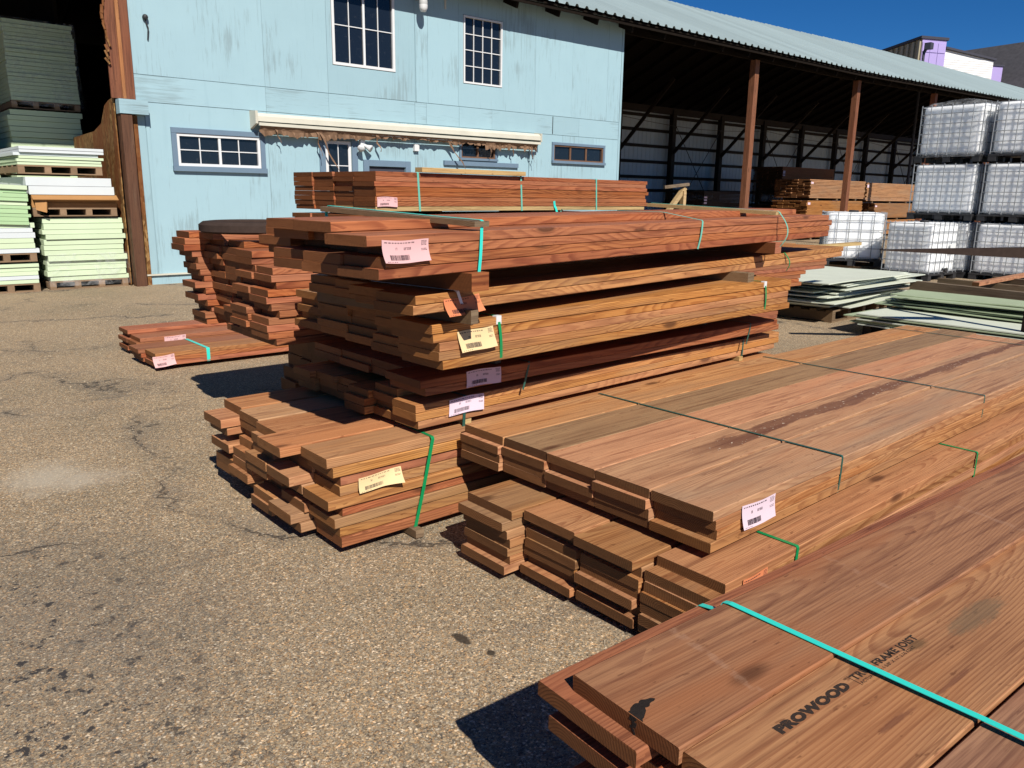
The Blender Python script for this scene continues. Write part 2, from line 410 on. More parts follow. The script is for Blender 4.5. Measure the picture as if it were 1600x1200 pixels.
def m_film(name, dens):
    t = NT(name); p = t.coord()
    n = t.noise(p, 5.0, 6.0, .65, 1.2).outputs[0]
    t.bump(n, .9, .03); t.fin((.80, .82, .83), .18, .6)
    tr = t.n.new("ShaderNodeBsdfTransparent"); mx = t.n.new("ShaderNodeMixShader")
    t.set(mx.inputs[0], t.math('MULTIPLY_ADD', t.step(n, .4, .75), .22, dens, clamp=True))
    t.l.new(tr.outputs[0], mx.inputs[1]); t.l.new(t.b.outputs[0], mx.inputs[2]); t.l.new(mx.outputs[0], t.out.inputs[0])
    return t.m
M['film'] = m_film('stretch_film', .02)

def m_ground():
    t = NT('old_asphalt'); p = t.coord('Object')
    warp = t.vmath('ADD', p, t.vmath('SCALE', t.noise(p, 60.0, 2.0).outputs['Color'], .006))
    v1 = t.vor(warp, 150.0); c1 = t.sep(v1.outputs['Color'])
    v2 = t.vor(warp, 330.0); c2 = t.sep(v2.outputs['Color'])
    stone = t.ramp(c1[0], [(0.0, (.09, .076, .060)), (.25, (.205, .170, .120)), (.55, (.30, .245, .165)), (.82, (.41, .33, .215)), (1.0, (.68, .58, .43))])
    fine = t.ramp(c2[0], [(0.0, (.085, .073, .058)), (.4, (.225, .188, .132)), (.8, (.335, .272, .182)), (1.0, (.56, .49, .37))])
    col = t.mix(t.step(c1[1], .42, .58), stone, fine)
    tint = t.ramp(c1[2], [(0.0, (.86, .93, 1.02)), (.35, (1.0, 1.0, 1.0)), (.7, (1.05, .98, .88)), (1.0, (1.28, .98, .70))])
    col = t.mix(1.0, col, tint, 'MULTIPLY')
    edge = t.step(v1.outputs['Distance'], .45, .75)
    col = t.mix(t.math('MULTIPLY', edge, .30), col, (.10, .082, .062))
    far = t.noise(p, 30.0, 5.0, .75).outputs[0]
    col = t.mix(1.0, col, t.ramp(far, [(.3, .72), (.7, 1.25)]), 'MULTIPLY')
    b1 = t.noise(p, .55, 5.0, .62).outputs[0]
    col = t.mix(1.0, col, t.ramp(b1, [(.28, (.92, .90, .88)), (.5, (1.18, 1.11, 1.07)), (.75, (1.36, 1.27, 1.19))]), 'MULTIPLY')
    b2 = t.noise(t.mul3(p, (1.0, 2.4, 1.0)), 1.7, 6.0, .7, .6).outputs[0]
    col = t.mix(t.math('MULTIPLY', t.step(b2, .57, .72), .42), col, (.085, .080, .078))
    dust = t.noise(p, .9, 4.0, .6).outputs[0]
    col = t.mix(t.math('MULTIPLY', t.step(dust, .56, .75), .35), col, (.30, .25, .19))
    def spot(cx, cy, rx, ry, soft, c, k, wob=.5, sc_=9.0):
        nonlocal col
        x, y, z = t.sep(p)
        dx = t.math('DIVIDE', t.math('SUBTRACT', x, cx), rx); dy = t.math('DIVIDE', t.math('SUBTRACT', y, cy), ry)
        d = t.math('SQRT', t.math('ADD', t.math('MULTIPLY', dx, dx), t.math('MULTIPLY', dy, dy)))
        d = t.math('ADD', d, t.math('MULTIPLY_ADD', t.noise(p, sc_, 4.0, .65).outputs[0], 2 * wob, -wob))
        col = t.mix(t.math('MULTIPLY', t.math('SUBTRACT', 1.0, t.step(d, 1 - soft, 1 + soft)), k), col, c)
    spot(.74, 4.78, .17, .24, .8, (.47, .41, .32), .62, 1.0, 6.0)
    spot(.95, 4.62, .16, .12, .7, (.44, .38, .30), .35, .8, 9.0)      # pale cement patch
    spot(1.53, 2.05, .022, .045, .25, (.035, .027, .02), .9, .5, 40.0)
    spot(1.555, 1.915, .014, .018, .25, (.035, .027, .02), .9, .4, 40.0)
    spot(.45, 3.0, .55, .8, .8, (.10, .092, .085), .35, .8, 3.0)
    # tar specks, thick on the left in front
    x, y, z = t.sep(p)
    zone = t.math('MULTIPLY', t.math('SUBTRACT', 1.0, t.step(x, .35, 1.25)), t.math('SUBTRACT', 1.0, t.step(y, 3.2, 5.0)))
    ts = t.noise(t.mul3(p, (1.0, 1.0, 1.0)), 15.0, 5.0, .7).outputs[0]
    col = t.mix(t.math('MULTIPLY', t.step(ts, .565, .615), t.math('MULTIPLY_ADD', zone, .92, .05)), col, (.04, .037, .037))
    # cracks
    cw = t.vmath('ADD', p, t.vmath('SCALE', t.noise(p, 1.6, 5.0, .65).outputs['Color'], 1.1))
    ck = t.vor(cw, .42, 'DISTANCE_TO_EDGE').outputs['Distance']
    cm = t.step(t.noise(p, .8, 3.0).outputs[0], .40, .56)
    wid = t.math('SUBTRACT', 1.0, t.step(ck, .002, .0085))
    crack = t.math('MULTIPLY', wid, cm)
    soft = t.math('MULTIPLY', t.math('SUBTRACT', 1.0, t.step(ck, .0, .07)), cm)
    col = t.mix(t.math('MULTIPLY', soft, .30), col, (.10, .093, .088))
    ck2 = t.vor(t.vmath('ADD', p, t.vmath('SCALE', t.noise(p, 3.0, 5.0, .7).outputs['Color'], .6)), .95, 'DISTANCE_TO_EDGE').outputs['Distance']
    cm2 = t.step(t.noise(p, 1.1, 2.0).outputs[0], .52, .64)
    col = t.mix(t.math('MULTIPLY', t.math('MULTIPLY', t.math('SUBTRACT', 1.0, t.step(ck2, .001, .007)), cm2), .6), col, (.05, .043, .038))
    col = t.mix(t.math('MULTIPLY', crack, .72), col, (.035, .03, .027))
    hgt = t.math('ADD', t.math('MULTIPLY', c1[2], .6), t.math('SUBTRACT', t.math('MULTIPLY', c2[2], .4), t.math('MULTIPLY', crack, 2.0)))
    t.bump(hgt, .55, .004)
    return t.fin(col, .85, .2)
M['ground'] = m_ground()

# ------------------------------------------------------------------ ground and sky dome is the world
g = MB()
g.quad((-400, -400, 0), (400, -400, 0), (400, 400, 0), (-400, 400, 0))
tag(g.build('asphalt_yard', M['ground']), kind='structure')

# ------------------------------------------------------------------ building: wall with openings
YW = 14.06
def cut_panel(x0, x1, z0, z1, holes, y0, th):
    xs = sorted({x0, x1} | {min(max(h[i], x0), x1) for h in holes for i in (0, 1) if h[1] > x0 and h[0] < x1 and h[3] > z0 and h[2] < z1})
    zs = sorted({z0, z1} | {min(max(h[i], z0), z1) for h in holes for i in (2, 3) if h[1] > x0 and h[0] < x1 and h[3] > z0 and h[2] < z1})
    solid = {}
    for i in range(len(xs) - 1):
        for j in range(len(zs) - 1):
            cx = (xs[i] + xs[i + 1]) / 2; cz = (zs[j] + zs[j + 1]) / 2
            solid[i, j] = not any(h[0] < cx < h[1] and h[2] < cz < h[3] for h in holes)
    mb = MB(); idx = {}
    def V(i, j, k):
        if (i, j, k) not in idx:
            idx[i, j, k] = len(mb.v); mb.v.append((xs[i], y0 if k == 0 else y0 + th, zs[j]))
        return idx[i, j, k]
    for (i, j), s in solid.items():
        if not s: continue
        mb.f.append([V(i, j, 0), V(i + 1, j, 0), V(i + 1, j + 1, 0), V(i, j + 1, 0)])
        mb.f.append([V(i, j, 1), V(i, j + 1, 1), V(i + 1, j + 1, 1), V(i + 1, j, 1)])
        for di, dj, a, b in ((-1, 0, (i, j), (i, j + 1)), (1, 0, (i + 1, j), (i + 1, j + 1)), (0, -1, (i, j), (i + 1, j)), (0, 1, (i, j + 1), (i + 1, j + 1))):
            if not solid.get((i + di, j + dj), False):
                mb.f.append([V(*a, 0), V(*b, 0), V(*b, 1), V(*a, 1)])
    return mb

bb = empty('blue_building', (4.02, YW, 0), label='two-storey blue painted plywood building with white framed windows and a torn awning', cat='building')
OX = 4.02                                              # parts are modelled relative to the building's base corner
def L(x): return x - OX
HOLES = [(4.60, 6.05, 1.93, 2.475), (7.52, 8.88, 3.83, 5.33), (10.52, 11.57, 3.79, 5.12), (13.13, 14.80, 2.33, 2.70),
         (10.45, 11.39, 2.29, 2.66), (7.30, 7.86, .25, 2.50), (8.22, 9.06, .05, 2.05)]
HL = [(L(h[0]), L(h[1]), h[2], h[3]) for h in HOLES]
rows = [(.165, 2.908, [4.02, 6.2, 7.42, 9.31, 10.42, 12.02, 13.42, 14.45, 15.33], 'blue'),
        (2.916, 3.322, [4.02, 6.2, 7.42, 9.32, 9.60, 10.42, 11.3, 13.09, 13.95, 15.33], 'blueband'),
        (3.330, 5.74, [4.02, 6.2, 7.42, 9.33, 9.64, 10.40, 12.53, 13.68, 14.87, 15.33], 'blue')]
for z0, z1, xs, mt in rows:
    for a, b in zip(xs, xs[1:]):
        g_ = .003 + rnd.random() * .003
        mb = cut_panel(0, b - a - g_, 0, z1 - z0, [(h[0] - L(a), h[1] - L(a), h[2] - z0, h[3] - z0) for h in HL], 0, .014)
        mb.build('wall_panel', M[mt], bb, (L(a), -.014 - rnd.random() * .004, z0))
cut_panel(L(4.02), L(15.33), 0, 5.74, HL, .001, .09).build('wall_frame', M['mortar'], bb)
MB().box(L(3.98), L(15.33), -.03, 0, -.02, .15).build('base_board', M['blue'], bb)
MB().box(L(3.9), L(6.9), -.075, -.002, .151, .176).build('ledge', M['cream'], bb)
MB().box(L(4.00), L(4.13), -.042, -.02, .178, 2.70).build('corner_board', M['blue'], bb)
MB().box(L(4.145), L(4.20), -.034, -.02, .178, 2.70).build('corner_board', M['blue'], bb)
MB().box(L(15.334), L(15.40), -.02, 6.5, 0, 5.72).build('side_wall', M['blue'], bb)
MB().box(L(3.72), L(4.15), -.22, -.03, 2.70, 2.915).build('beam_end', M['blueband'], bb)
MB().box(L(13.085), L(13.10), -.024, -.016, 2.93, 3.31).build('crack_strip', M['dark'], bb)

def window(x0, x1, z0, z1, cols, rws, fr, fw=.05, mun=.018, meeting=None, trimw=None, sill=False, mm=None, depth=.05):
    mb = MB(); y0 = -.03; y1 = .03
    mb.box(x0, x1, y0, y1, z0, z0 + fw).box(x0, x1, y0, y1, z1 - fw, z1)
    mb.box(x0, x0 + fw, y0 + .001, y1, z0 + fw, z1 - fw).box(x1 - fw, x1, y0 + .001, y1, z0 + fw, z1 - fw)
    wo = mb.build('window', fr, bb)
    MB().box(x0 + fw * .6, x1 - fw * .6, .016, .026, z0 + fw * .6, z1 - fw * .6).build('pane', M['glass'], wo)
    for i in range(1, cols):
        x = x0 + fw + (x1 - x0 - 2 * fw) * i / cols
        w_ = mun * (2.6 if meeting and i in meeting else 1)
        MB().box(x - w_ / 2, x + w_ / 2, -.018 if w_ > mun else -.006, .01, z0 + fw, z1 - fw).build('muntin', mm or fr, wo)
    for j in rws:
        z = z0 + fw + (z1 - z0 - 2 * fw) * j
        MB().box(x0 + fw, x1 - fw, -.004, .0085, z - mun / 2, z + mun / 2).build('muntin', mm or fr, wo)
    if trimw:
        tb = MB(); t_ = trimw; yo = -.05
        tb.box(x0 - t_, x1 + t_, yo, -.016, z1 + .002, z1 + t_).box(x0 - t_, x0 - .002, yo + .003, -.016, z0, z1).box(x1 + .002, x1 + t_, yo + .003, -.016, z0, z1)
        tb.box(x0 - t_ * 1.1, x1 + t_ * 1.1, yo - .03, -.016, z0 - t_, z0 - .002)
        tb.build('casing', M['trim'], wo)
    return wo
brownfr = plain('brown_sash', (.14, .075, .045), .8, .2, var=.3, scale=14)
window(L(4.61), L(6.04), 1.94, 2.465, 4, [.5], M['white'], .045, .016, meeting=[2], trimw=.085)
window(L(7.53), L(8.87), 3.84, 5.32, 4, [.47], M['white'], .05, .016, meeting=[2])
window(L(10.53), L(11.56), 3.80, 5.11, 4, [.25, .5, .75], M['white'], .035, .016)
window(L(13.14), L(14.79), 2.34, 2.69, 3, [], brownfr, .03, .05, trimw=.06)
window(L(10.46), L(11.38), 2.30, 2.65, 2, [], brownfr, .03, .05, trimw=.05)
sb = MB().box(L(10.0), L(12.03), -.07, -.018, 2.135, 2.225)
sb.build('sill_board', M['trim'], bb)
# doors
d1 = MB().box(L(7.31), L(7.85), -.012, .03, .26, 1.25).box(L(7.31), L(7.85), -.012, .03, 2.43, 2.49).box(L(7.31), L(7.37), -.011, .03, 1.25, 2.43).box(L(7.79), L(7.85), -.011, .03, 1.25, 2.43)
do = d1.build('door', M['white'], bb)
MB().box(L(7.36), L(7.80), .002, .014, 1.24, 2.44).build('pane', M['glass'], do)
MB().box(L(7.572), L(7.588), -.006, .001, 1.25, 2.43).build('muntin', M['white'], do)
for z in (1.64, 2.04): MB().box(L(7.37), L(7.79), -.005, .0015, z - .008, z + .008).build('muntin', M['white'], do)
cs = MB().box(L(7.18), L(7.30), -.04, -.016, .18, 2.60).box(L(7.862), L(7.98), -.04, -.016, .18, 2.60).box(L(7.302), L(7.86), -.04, -.016, 2.502, 2.60)
cs.build('casing', M['trim'], do)
d2 = MB().box(L(8.23), L(9.05), .01, .05, .06, 2.04).build('door', M['charcoal'], bb)
MB().box(L(8.10), L(8.22), -.045, -.016, .18, 2.17).box(L(9.062), L(9.18), -.045, -.016, .18, 2.17).box(L(8.222), L(9.06), -.045, -.016, 2.055, 2.17).build('casing', M['trim'], d2)
MB().tube([(L(8.95), -.02, 1.02), (L(8.95), -.06, 1.02), (L(8.90), -.06, 1.02)], .012, 6).build('handle', M['galv'], d2)
# awning cassette with the rags of its cloth
aw = MB().prism([(L(5.93), -.24, 2.725), (L(5.93), -.24, 2.81), (L(5.93), -.17, 2.865), (L(5.93), -.02, 2.865), (L(5.93), -.02, 2.79), (L(5.93), -.17, 2.76)], (6.6, 0, .02)).build('awning', M['cream'], bb)
MB().prism([(0, -.265, 2.685), (0, -.265, 2.895), (0, -.01, 2.91), (0, -.01, 2.60)], (.045, 0, 0)).build('end_cap', M['cream'], aw, (L(5.884), 0, 0))
MB().prism([(0, -.255, 2.70), (0, -.255, 2.88), (0, -.01, 2.91), (0, -.01, 2.66)], (.03, 0, 0)).build('end_cap', M['cream'], aw, (L(12.532), 0, .012))
MB().box(L(5.95), L(12.52), -.255, -.225, 2.655, 2.705).build('front_rail', M['cream'], aw)
for xa, xb in ((8.2, 9.0), (9.4, 10.3)): MB().box(L(xa), L(xb), -.20, -.16, 2.615, 2.65).build('arm', M['cream'], aw)
cl = MB(); n = 150; prev = None
for i in range(n + 1):
    x = L(5.98) + 6.5 * i / n
    dn = .05 + .10 * abs(noise.noise(Vector((x * 1.7, 3.1, 0)))) + .05 * rnd.random() + (.09 if x > L(11.0) else 0) * rnd.random() + (.06 if L(6.0) < x < L(8.2) else 0)
    yv = -.19 + .03 * noise.noise(Vector((x * 4, 0, 1)))
    cur = [(x, -.235, 2.66), (x, yv, 2.66 - dn * .5), (x + rnd.uniform(-.01, .01), yv + rnd.uniform(-.02, .04), 2.66 - dn)]
    if prev:
        for k in range(2): cl.quad(prev[k], cur[k], cur[k + 1], prev[k + 1])
    prev = cur
cl.build('torn_cloth', M['cloth'], aw)
def rag(x, z0, dx, ln, wd, y=-.2):
    mb = MB(); pv = None
    for k in range(7):
        f = k / 6; w_ = wd * (1 - .6 * f) * (1 + .5 * math.sin(k * 2.1)); xx = x + dx * f + .015 * math.sin(k * 1.7); yy = y + .03 * math.sin(k * 1.3 + x)
        c = [(xx - w_, yy, z0 - ln * f), (xx + w_, yy + .01, z0 - ln * f)]
        if pv: mb.quad(pv[0], pv[1], c[1], c[0])
        pv = c
    mb.build('rag', M['cloth'], aw)
rag(L(7.10), 2.64, .42, .78, .025); rag(L(7.05), 2.64, .1, .45, .02); rag(L(10.0), 2.62, .5, .62, .03); rag(L(8.30), 2.64, .1, .32, .03)
rag(L(12.2), 2.64, .22, .38, .02); rag(L(12.42), 2.62, -.02, .30, .015); rag(L(6.25), 2.64, .12, .25, .02); rag(L(11.7), 2.64, .1, .25, .03); rag(L(11.1), 2.64, .05, .3, .03)
# lamps, boxes, conduit on the wall
lp = MB().lathe([(.0, .12), (.06, .12), (.075, .10), (.085, .02), (.06, -.08), (.03, -.1), (0, -.1)], 18).build('wall_lamp', M['grayplastic'], bb, (L(9.38), -.26, 5.10), smooth=True)
MB().beam((0, .01, .09), (0, .245, .12), .035, .035).build('bracket', M['galv'], lp)
MB().lathe([(.0, -.13), (.055, -.12), (.082, -.06), (.086, .0)], 18).build('lens', M['white'], lp, (0, 0, -.01), smooth=True)
fl = MB().box(L(8.02), L(8.12), -.09, -.016, 2.42, 2.53).build('flood_light', M['white'], bb)
for s, dx in ((-1, -.1), (1, .1)):
    MB().lathe([(.03, .0), (.035, .05), (.065, .13), (.07, .15), (0, .14)], 14).build('lamp_head', M['white'], fl, (L(8.07) + dx * .3, -.09, 2.43), (math.radians(115), 0, math.radians(35 * s)), smooth=True)
MB().box(L(9.25), L(9.36), -.09, -.016, 2.38, 2.52).build('junction_box', M['white'], bb)
MB().tube([(L(12.38), -.035, 2.55), (L(12.38), -.035, 1.2)], .012, 6).build('conduit', M['blue'], bb)
MB().tube([(L(9.34), -.03, 4.95), (L(9.345), -.03, 3.34)], .010, 6).build('conduit', M['blue'], bb)
MB().box(L(10.05), L(10.09), -.03, -.016, 5.15, 5.36).build('bracket_plate', M['cream'], bb)
hk = MB().lathe([(0, -.06), (.035, -.05), (.045, 0), (.03, .04), (0, .05)], 10).build('electric_insulator', M['blackplastic'], bb, (L(4.27), -.06, 4.18)); hk.rotation_euler = (1.57, 0, 0)
MB().tube([(L(4.27), -.05, 4.14), (L(4.30), -.06, 4.02), (L(4.29), -.03, 3.85)], .012, 5).build('cable', M['blackplastic'], bb)

# ------------------------------------------------------------------ long roof over building and open shed
sh = empty('lumber_shed', (15.4, 13.43, 0), label='long open-fronted lumber shed with corrugated metal roof, timber posts and white rear cladding', cat='shed')
SX, SY = 15.4, 13.43
X0, X1 = -7.0, 64.0; PW = .91; ER = 5.56; SL = .425; RUN = 6.63; THK = .05
def sag(x): return 0.0 if x < 26 else min(.24, (x - 26) * .018) if x < 45 else .24
mb = MB(); prof = []
for k in range(3):
    u = k * .3033; prof += [(u, 0), (u + .08, 0), (u + .12, .055), (u + .17, .055), (u + .21, 0)]
prof.append((.91, 0))
for sgn in (1, -1):
    n = len(mb.v)
    for (x, h) in prof:
        y0, y1 = (0, RUN) if sgn == 1 else (2 * RUN, RUN)
        mb.v += [(x, y0, h), (x, y1, RUN * SL + h)]
    for i in range(len(prof) - 1): mb.f.append([n + 2 * i, n + 2 * i + 2, n + 2 * i + 3, n + 2 * i + 1])
roof_me = mb.mesh('roof_panel')
nP = int((X1 - X0) / PW)
for i in range(nP):
    x = X0 + i * PW
    link('roof_panel', roof_me, M['roof'], sh, (x - SX, 0, ER + sag(x) + rnd.uniform(-.004, .004)))
# deck below the metal, fascia beam, rafters, wall plate, posts
for xa, xb in ((X0, 26), (26, 32), (32, 38), (38, 45), (45, X1)):
    mbd = MB(); za = ER - .05 + sag(xa); zb = ER - .05 + sag(xb)
    for y0, y1, s in ((.06, RUN, 1), (2 * RUN - .06, RUN, -1)):
        h0 = .06 * SL; h1 = RUN * SL
        n = len(mbd.v)
        mbd.v += [(xa - SX, y0, za + h0), (xb - SX, y0, zb + h0), (xb - SX, y1, zb + h1), (xa - SX, y1, za + h1),
                  (xa - SX, y0, za + h0 - .03), (xb - SX, y0, zb + h0 - .03), (xb - SX, y1, zb + h1 - .03), (xa - SX, y1, za + h1 - .03)]
        mbd.f += [[n + q for q in f] for f in ((0, 1, 2, 3), (7, 6, 5, 4), (0, 4, 5, 1), (1, 5, 6, 2), (2, 6, 7, 3), (3, 7, 4, 0))]
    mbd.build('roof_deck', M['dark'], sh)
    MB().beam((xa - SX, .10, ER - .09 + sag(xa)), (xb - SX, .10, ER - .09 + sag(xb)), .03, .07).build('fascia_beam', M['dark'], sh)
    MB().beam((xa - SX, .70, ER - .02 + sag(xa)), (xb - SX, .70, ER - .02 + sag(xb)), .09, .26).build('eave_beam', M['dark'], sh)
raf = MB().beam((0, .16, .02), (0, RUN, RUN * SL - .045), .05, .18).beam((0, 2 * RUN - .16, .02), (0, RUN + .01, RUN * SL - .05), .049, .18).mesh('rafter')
x = X0 + .6
while x < X1:
    link('rafter', raf, M['dark'], sh, (x - SX, 0, ER - .17 + sag(x))); x += 1.2
POSTX = [21.0, 27.0, 33.0, 39.0, 45.0, 51.0, 57.0]
post_me = MB().box(0, 5.45, -.09, .09, -.10, .10).mesh('post')
for px in POSTX: link('post', post_me, WOODS['post'], sh, (px - SX, .64, 0), (0, -math.pi / 2, 0)).scale = ((5.40 + sag(px)) / 5.45, 1, 1)
YB = 26.06
col_me = MB().box(-.13, .13, -.12, .12, 0, 5.6).mesh('column')
bays = [15.5 + 3.88 * i for i in range(13)]
for bx in bays:
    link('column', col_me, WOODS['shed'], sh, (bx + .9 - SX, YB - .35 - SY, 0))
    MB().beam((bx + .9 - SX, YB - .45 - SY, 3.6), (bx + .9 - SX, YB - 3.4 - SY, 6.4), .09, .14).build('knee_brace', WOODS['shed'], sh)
cl_ = MB(); 
for k in range(13):
    xx = k * .3; cl_.quad((xx, 0, 0), (xx + .24, 0, 0), (xx + .24, 0, 5.75), (xx, 0, 5.75)); 
    cl_.quad((xx + .24, 0, 0), (xx + .255, .025, 0), (xx + .255, .025, 5.75), (xx + .24, 0, 5.75)); cl_.quad((xx + .255, .025, 0), (xx + .285, .025, 0), (xx + .285, .025, 5.75), (xx + .255, .025, 5.75)); cl_.quad((xx + .285, .025, 0), (xx + .3, 0, 0), (xx + .3, 0, 5.75), (xx + .285, .025, 5.75))
clad_me = cl_.mesh('cladding_panel')
for i in range(12): link('cladding_panel', clad_me, M['clad'], sh, (15.45 + i * 3.9 - SX, YB - SY, 0))
girt_me = MB().box(0, 46.6, -.09, -.003, -.07, .07).mesh('girt')
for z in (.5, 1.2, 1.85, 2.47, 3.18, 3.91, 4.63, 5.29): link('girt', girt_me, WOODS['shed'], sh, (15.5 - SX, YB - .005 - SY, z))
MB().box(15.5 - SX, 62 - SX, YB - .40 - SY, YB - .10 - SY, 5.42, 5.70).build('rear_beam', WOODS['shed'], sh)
rod = MB().tube([(0, 0, .6), (3.6, 0, 4.9)], .018, 5).tube([(3.6, .04, .6), (0, .04, 4.9)], .018, 5)
rod_me = MB().tube([(0, 0, .6), (3.6, 0, 4.9)], .018, 5).mesh('brace_rod'); rod_me2 = MB().tube([(3.6, .04, .6), (0, .04, 4.9)], .018, 5).mesh('brace_rod')
for i in range(0, 12, 2):
    for me in (rod_me, rod_me2): link('brace_rod', me, M['steel_dark'], sh, (16.5 + i * 3.88 - SX, YB - .5 - SY, 0))
wire = MB().tube([(15.6 - SX + 46 * k / 24, YB - 1.2 - SY, 5.0 - .25 * math.sin(math.pi * ((k % 6) / 6))) for k in range(25)], .012, 4).build('cable', M['steel_dark'], sh)
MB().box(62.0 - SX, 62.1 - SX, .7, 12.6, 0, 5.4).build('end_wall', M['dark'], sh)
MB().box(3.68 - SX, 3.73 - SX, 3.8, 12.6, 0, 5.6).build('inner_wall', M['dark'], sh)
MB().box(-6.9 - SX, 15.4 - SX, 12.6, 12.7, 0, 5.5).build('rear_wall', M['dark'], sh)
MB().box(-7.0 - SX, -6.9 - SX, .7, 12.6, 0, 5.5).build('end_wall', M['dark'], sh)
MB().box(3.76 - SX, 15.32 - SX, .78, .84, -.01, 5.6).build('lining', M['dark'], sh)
# left jamb: posts and strand board
vpost('jamb_board', WOODS['post'], sh, 3.66 - SX, 4.01 - SX, 13.98 - SY, 14.02 - SY, 2.93, 5.63)
vpost('jamb_board', WOODS['umber'], sh, 3.82 - SX, 3.87 - SX, 13.95 - SY, 13.978 - SY, 2.93, 5.6)
vpost('jamb_post', WOODS['jamb'], sh, 3.735 - SX, 3.90 - SX, 13.86 - SY, 14.05 - SY, 0, 2.69)
MB().box(3.90, 4.015, 14.0, 14.04, .0, 2.69).build('jamb_board', M['osb'], sh, (-SX, -SY, 0))
ob = MB(); pts = [(3.715, 14.06, .02)] + [(3.715, 14.06, 2.95)] + [(3.715, 14.35, 2.92), (3.715, 14.6, 2.86), (3.715, 14.9, 2.60), (3.715, 15.4, 2.5), (3.715, 16.9, 2.46)] + [(3.715, 16.9, .02)]
ob.prism(pts, (-.018, 0, 0)).build('strand_board', M['osb'], sh, (-SX, -SY, 0))
fz = MB(); z = 4.55
for k in range(12):
    z2 = z - rnd.uniform(.06, .12); wd = rnd.uniform(.02, .07); fz.beam((3.655 - wd / 2 + .02 * math.sin(k), 13.96, z), (3.66 - wd / 2 + .02 * math.sin(k + 1) + (.05 if k > 7 else 0), 13.95, z2 - .02), wd, .03); z = z2
fz.build('broken_splinters', M['osb'], sh, (-SX, -SY, 0))

# ------------------------------------------------------------------ lumber
_bm = {}
def board_mesh(Ln, w_, t_, k):
    key = (round(Ln, 2), w_, t_, k)
    if key in _bm: return _bm[key]
    r = random.Random(hash(key) % 9973 + k * 31)
    e = .003; hw, ht = w_ / 2, t_ / 2
    sec = [(-hw + e, -ht), (hw - e, -ht), (hw, -ht + e), (hw, ht - e), (hw - e, ht), (-hw + e, ht), (-hw, ht - e), (-hw, -ht + e)]
    by, bz, tw = r.uniform(-.004, .004), r.uniform(-.0012, .0012), r.uniform(-.006, .006)
    v, f = [], []
    st = [0, Ln * .5, Ln]
    for i, x in enumerate(st):
        s = math.sin(math.pi * x / Ln); a = tw * (x / Ln)
        for j, (y, z) in enumerate(sec):
            dx = 0
            if i == 0: dx = y * r.uniform(-.01, .01)
            v.append((x + dx, y + by * s, z + bz * s + a * y))
    n = 8
    f.append(list(range(n))[::-1]); f.append([2 * n + i for i in range(n)])
    for i in range(2):
        for j in range(n): f.append([i * n + j, i * n + (j + 1) % n, (i + 1) * n + (j + 1) % n, (i + 1) * n + j])
    me = bpy.data.meshes.new('board'); me.from_pydata(v, [], f)
    bm = bmesh.new(); bm.from_mesh(me); bmesh.ops.recalc_face_normals(bm, faces=bm.faces); bm.to_mesh(me); bm.free()
    _bm[key] = me; return me

def ribbon(parent, pts, mat, width=.016, th=.0014, name='strap'):
    """Flat strap along a polyline; width lies along local x."""
    pts = [Vector(p) for p in pts]; mb = MB(); m = len(pts)
    for i, p in enumerate(pts):
        a = pts[max(i - 1, 0)]; b = pts[min(i + 1, m - 1)]; d = (b - a).normalized()
        side = (Vector((1, 0, 0)) - d * d.x).normalized(); nrm = d.cross(side).normalized()
        for sx, sn in ((-1, -1), (1, -1), (1, 1), (-1, 1)): mb.v.append(tuple(p + side * (sx * width / 2) + nrm * (sn * th / 2)))
    for i in range(m - 1):
        for k in range(4): mb.f.append([4 * i + k, 4 * i + (k + 1) % 4, 4 * i + 4 + (k + 1) % 4, 4 * i + 4 + k])
    mb.f.append([0, 1, 2, 3]); mb.f.append([4 * m - 4 + k for k in (3, 2, 1, 0)])
    return mb.build(name, mat, parent)

def arc(a, b, bulge, n=6, ax=(0, -1, 0)):
    a = Vector(a); b = Vector(b); ax = Vector(ax)
    return [a + (b - a) * (k / n) + ax * (bulge * math.sin(math.pi * k / n)) for k in range(n + 1)]

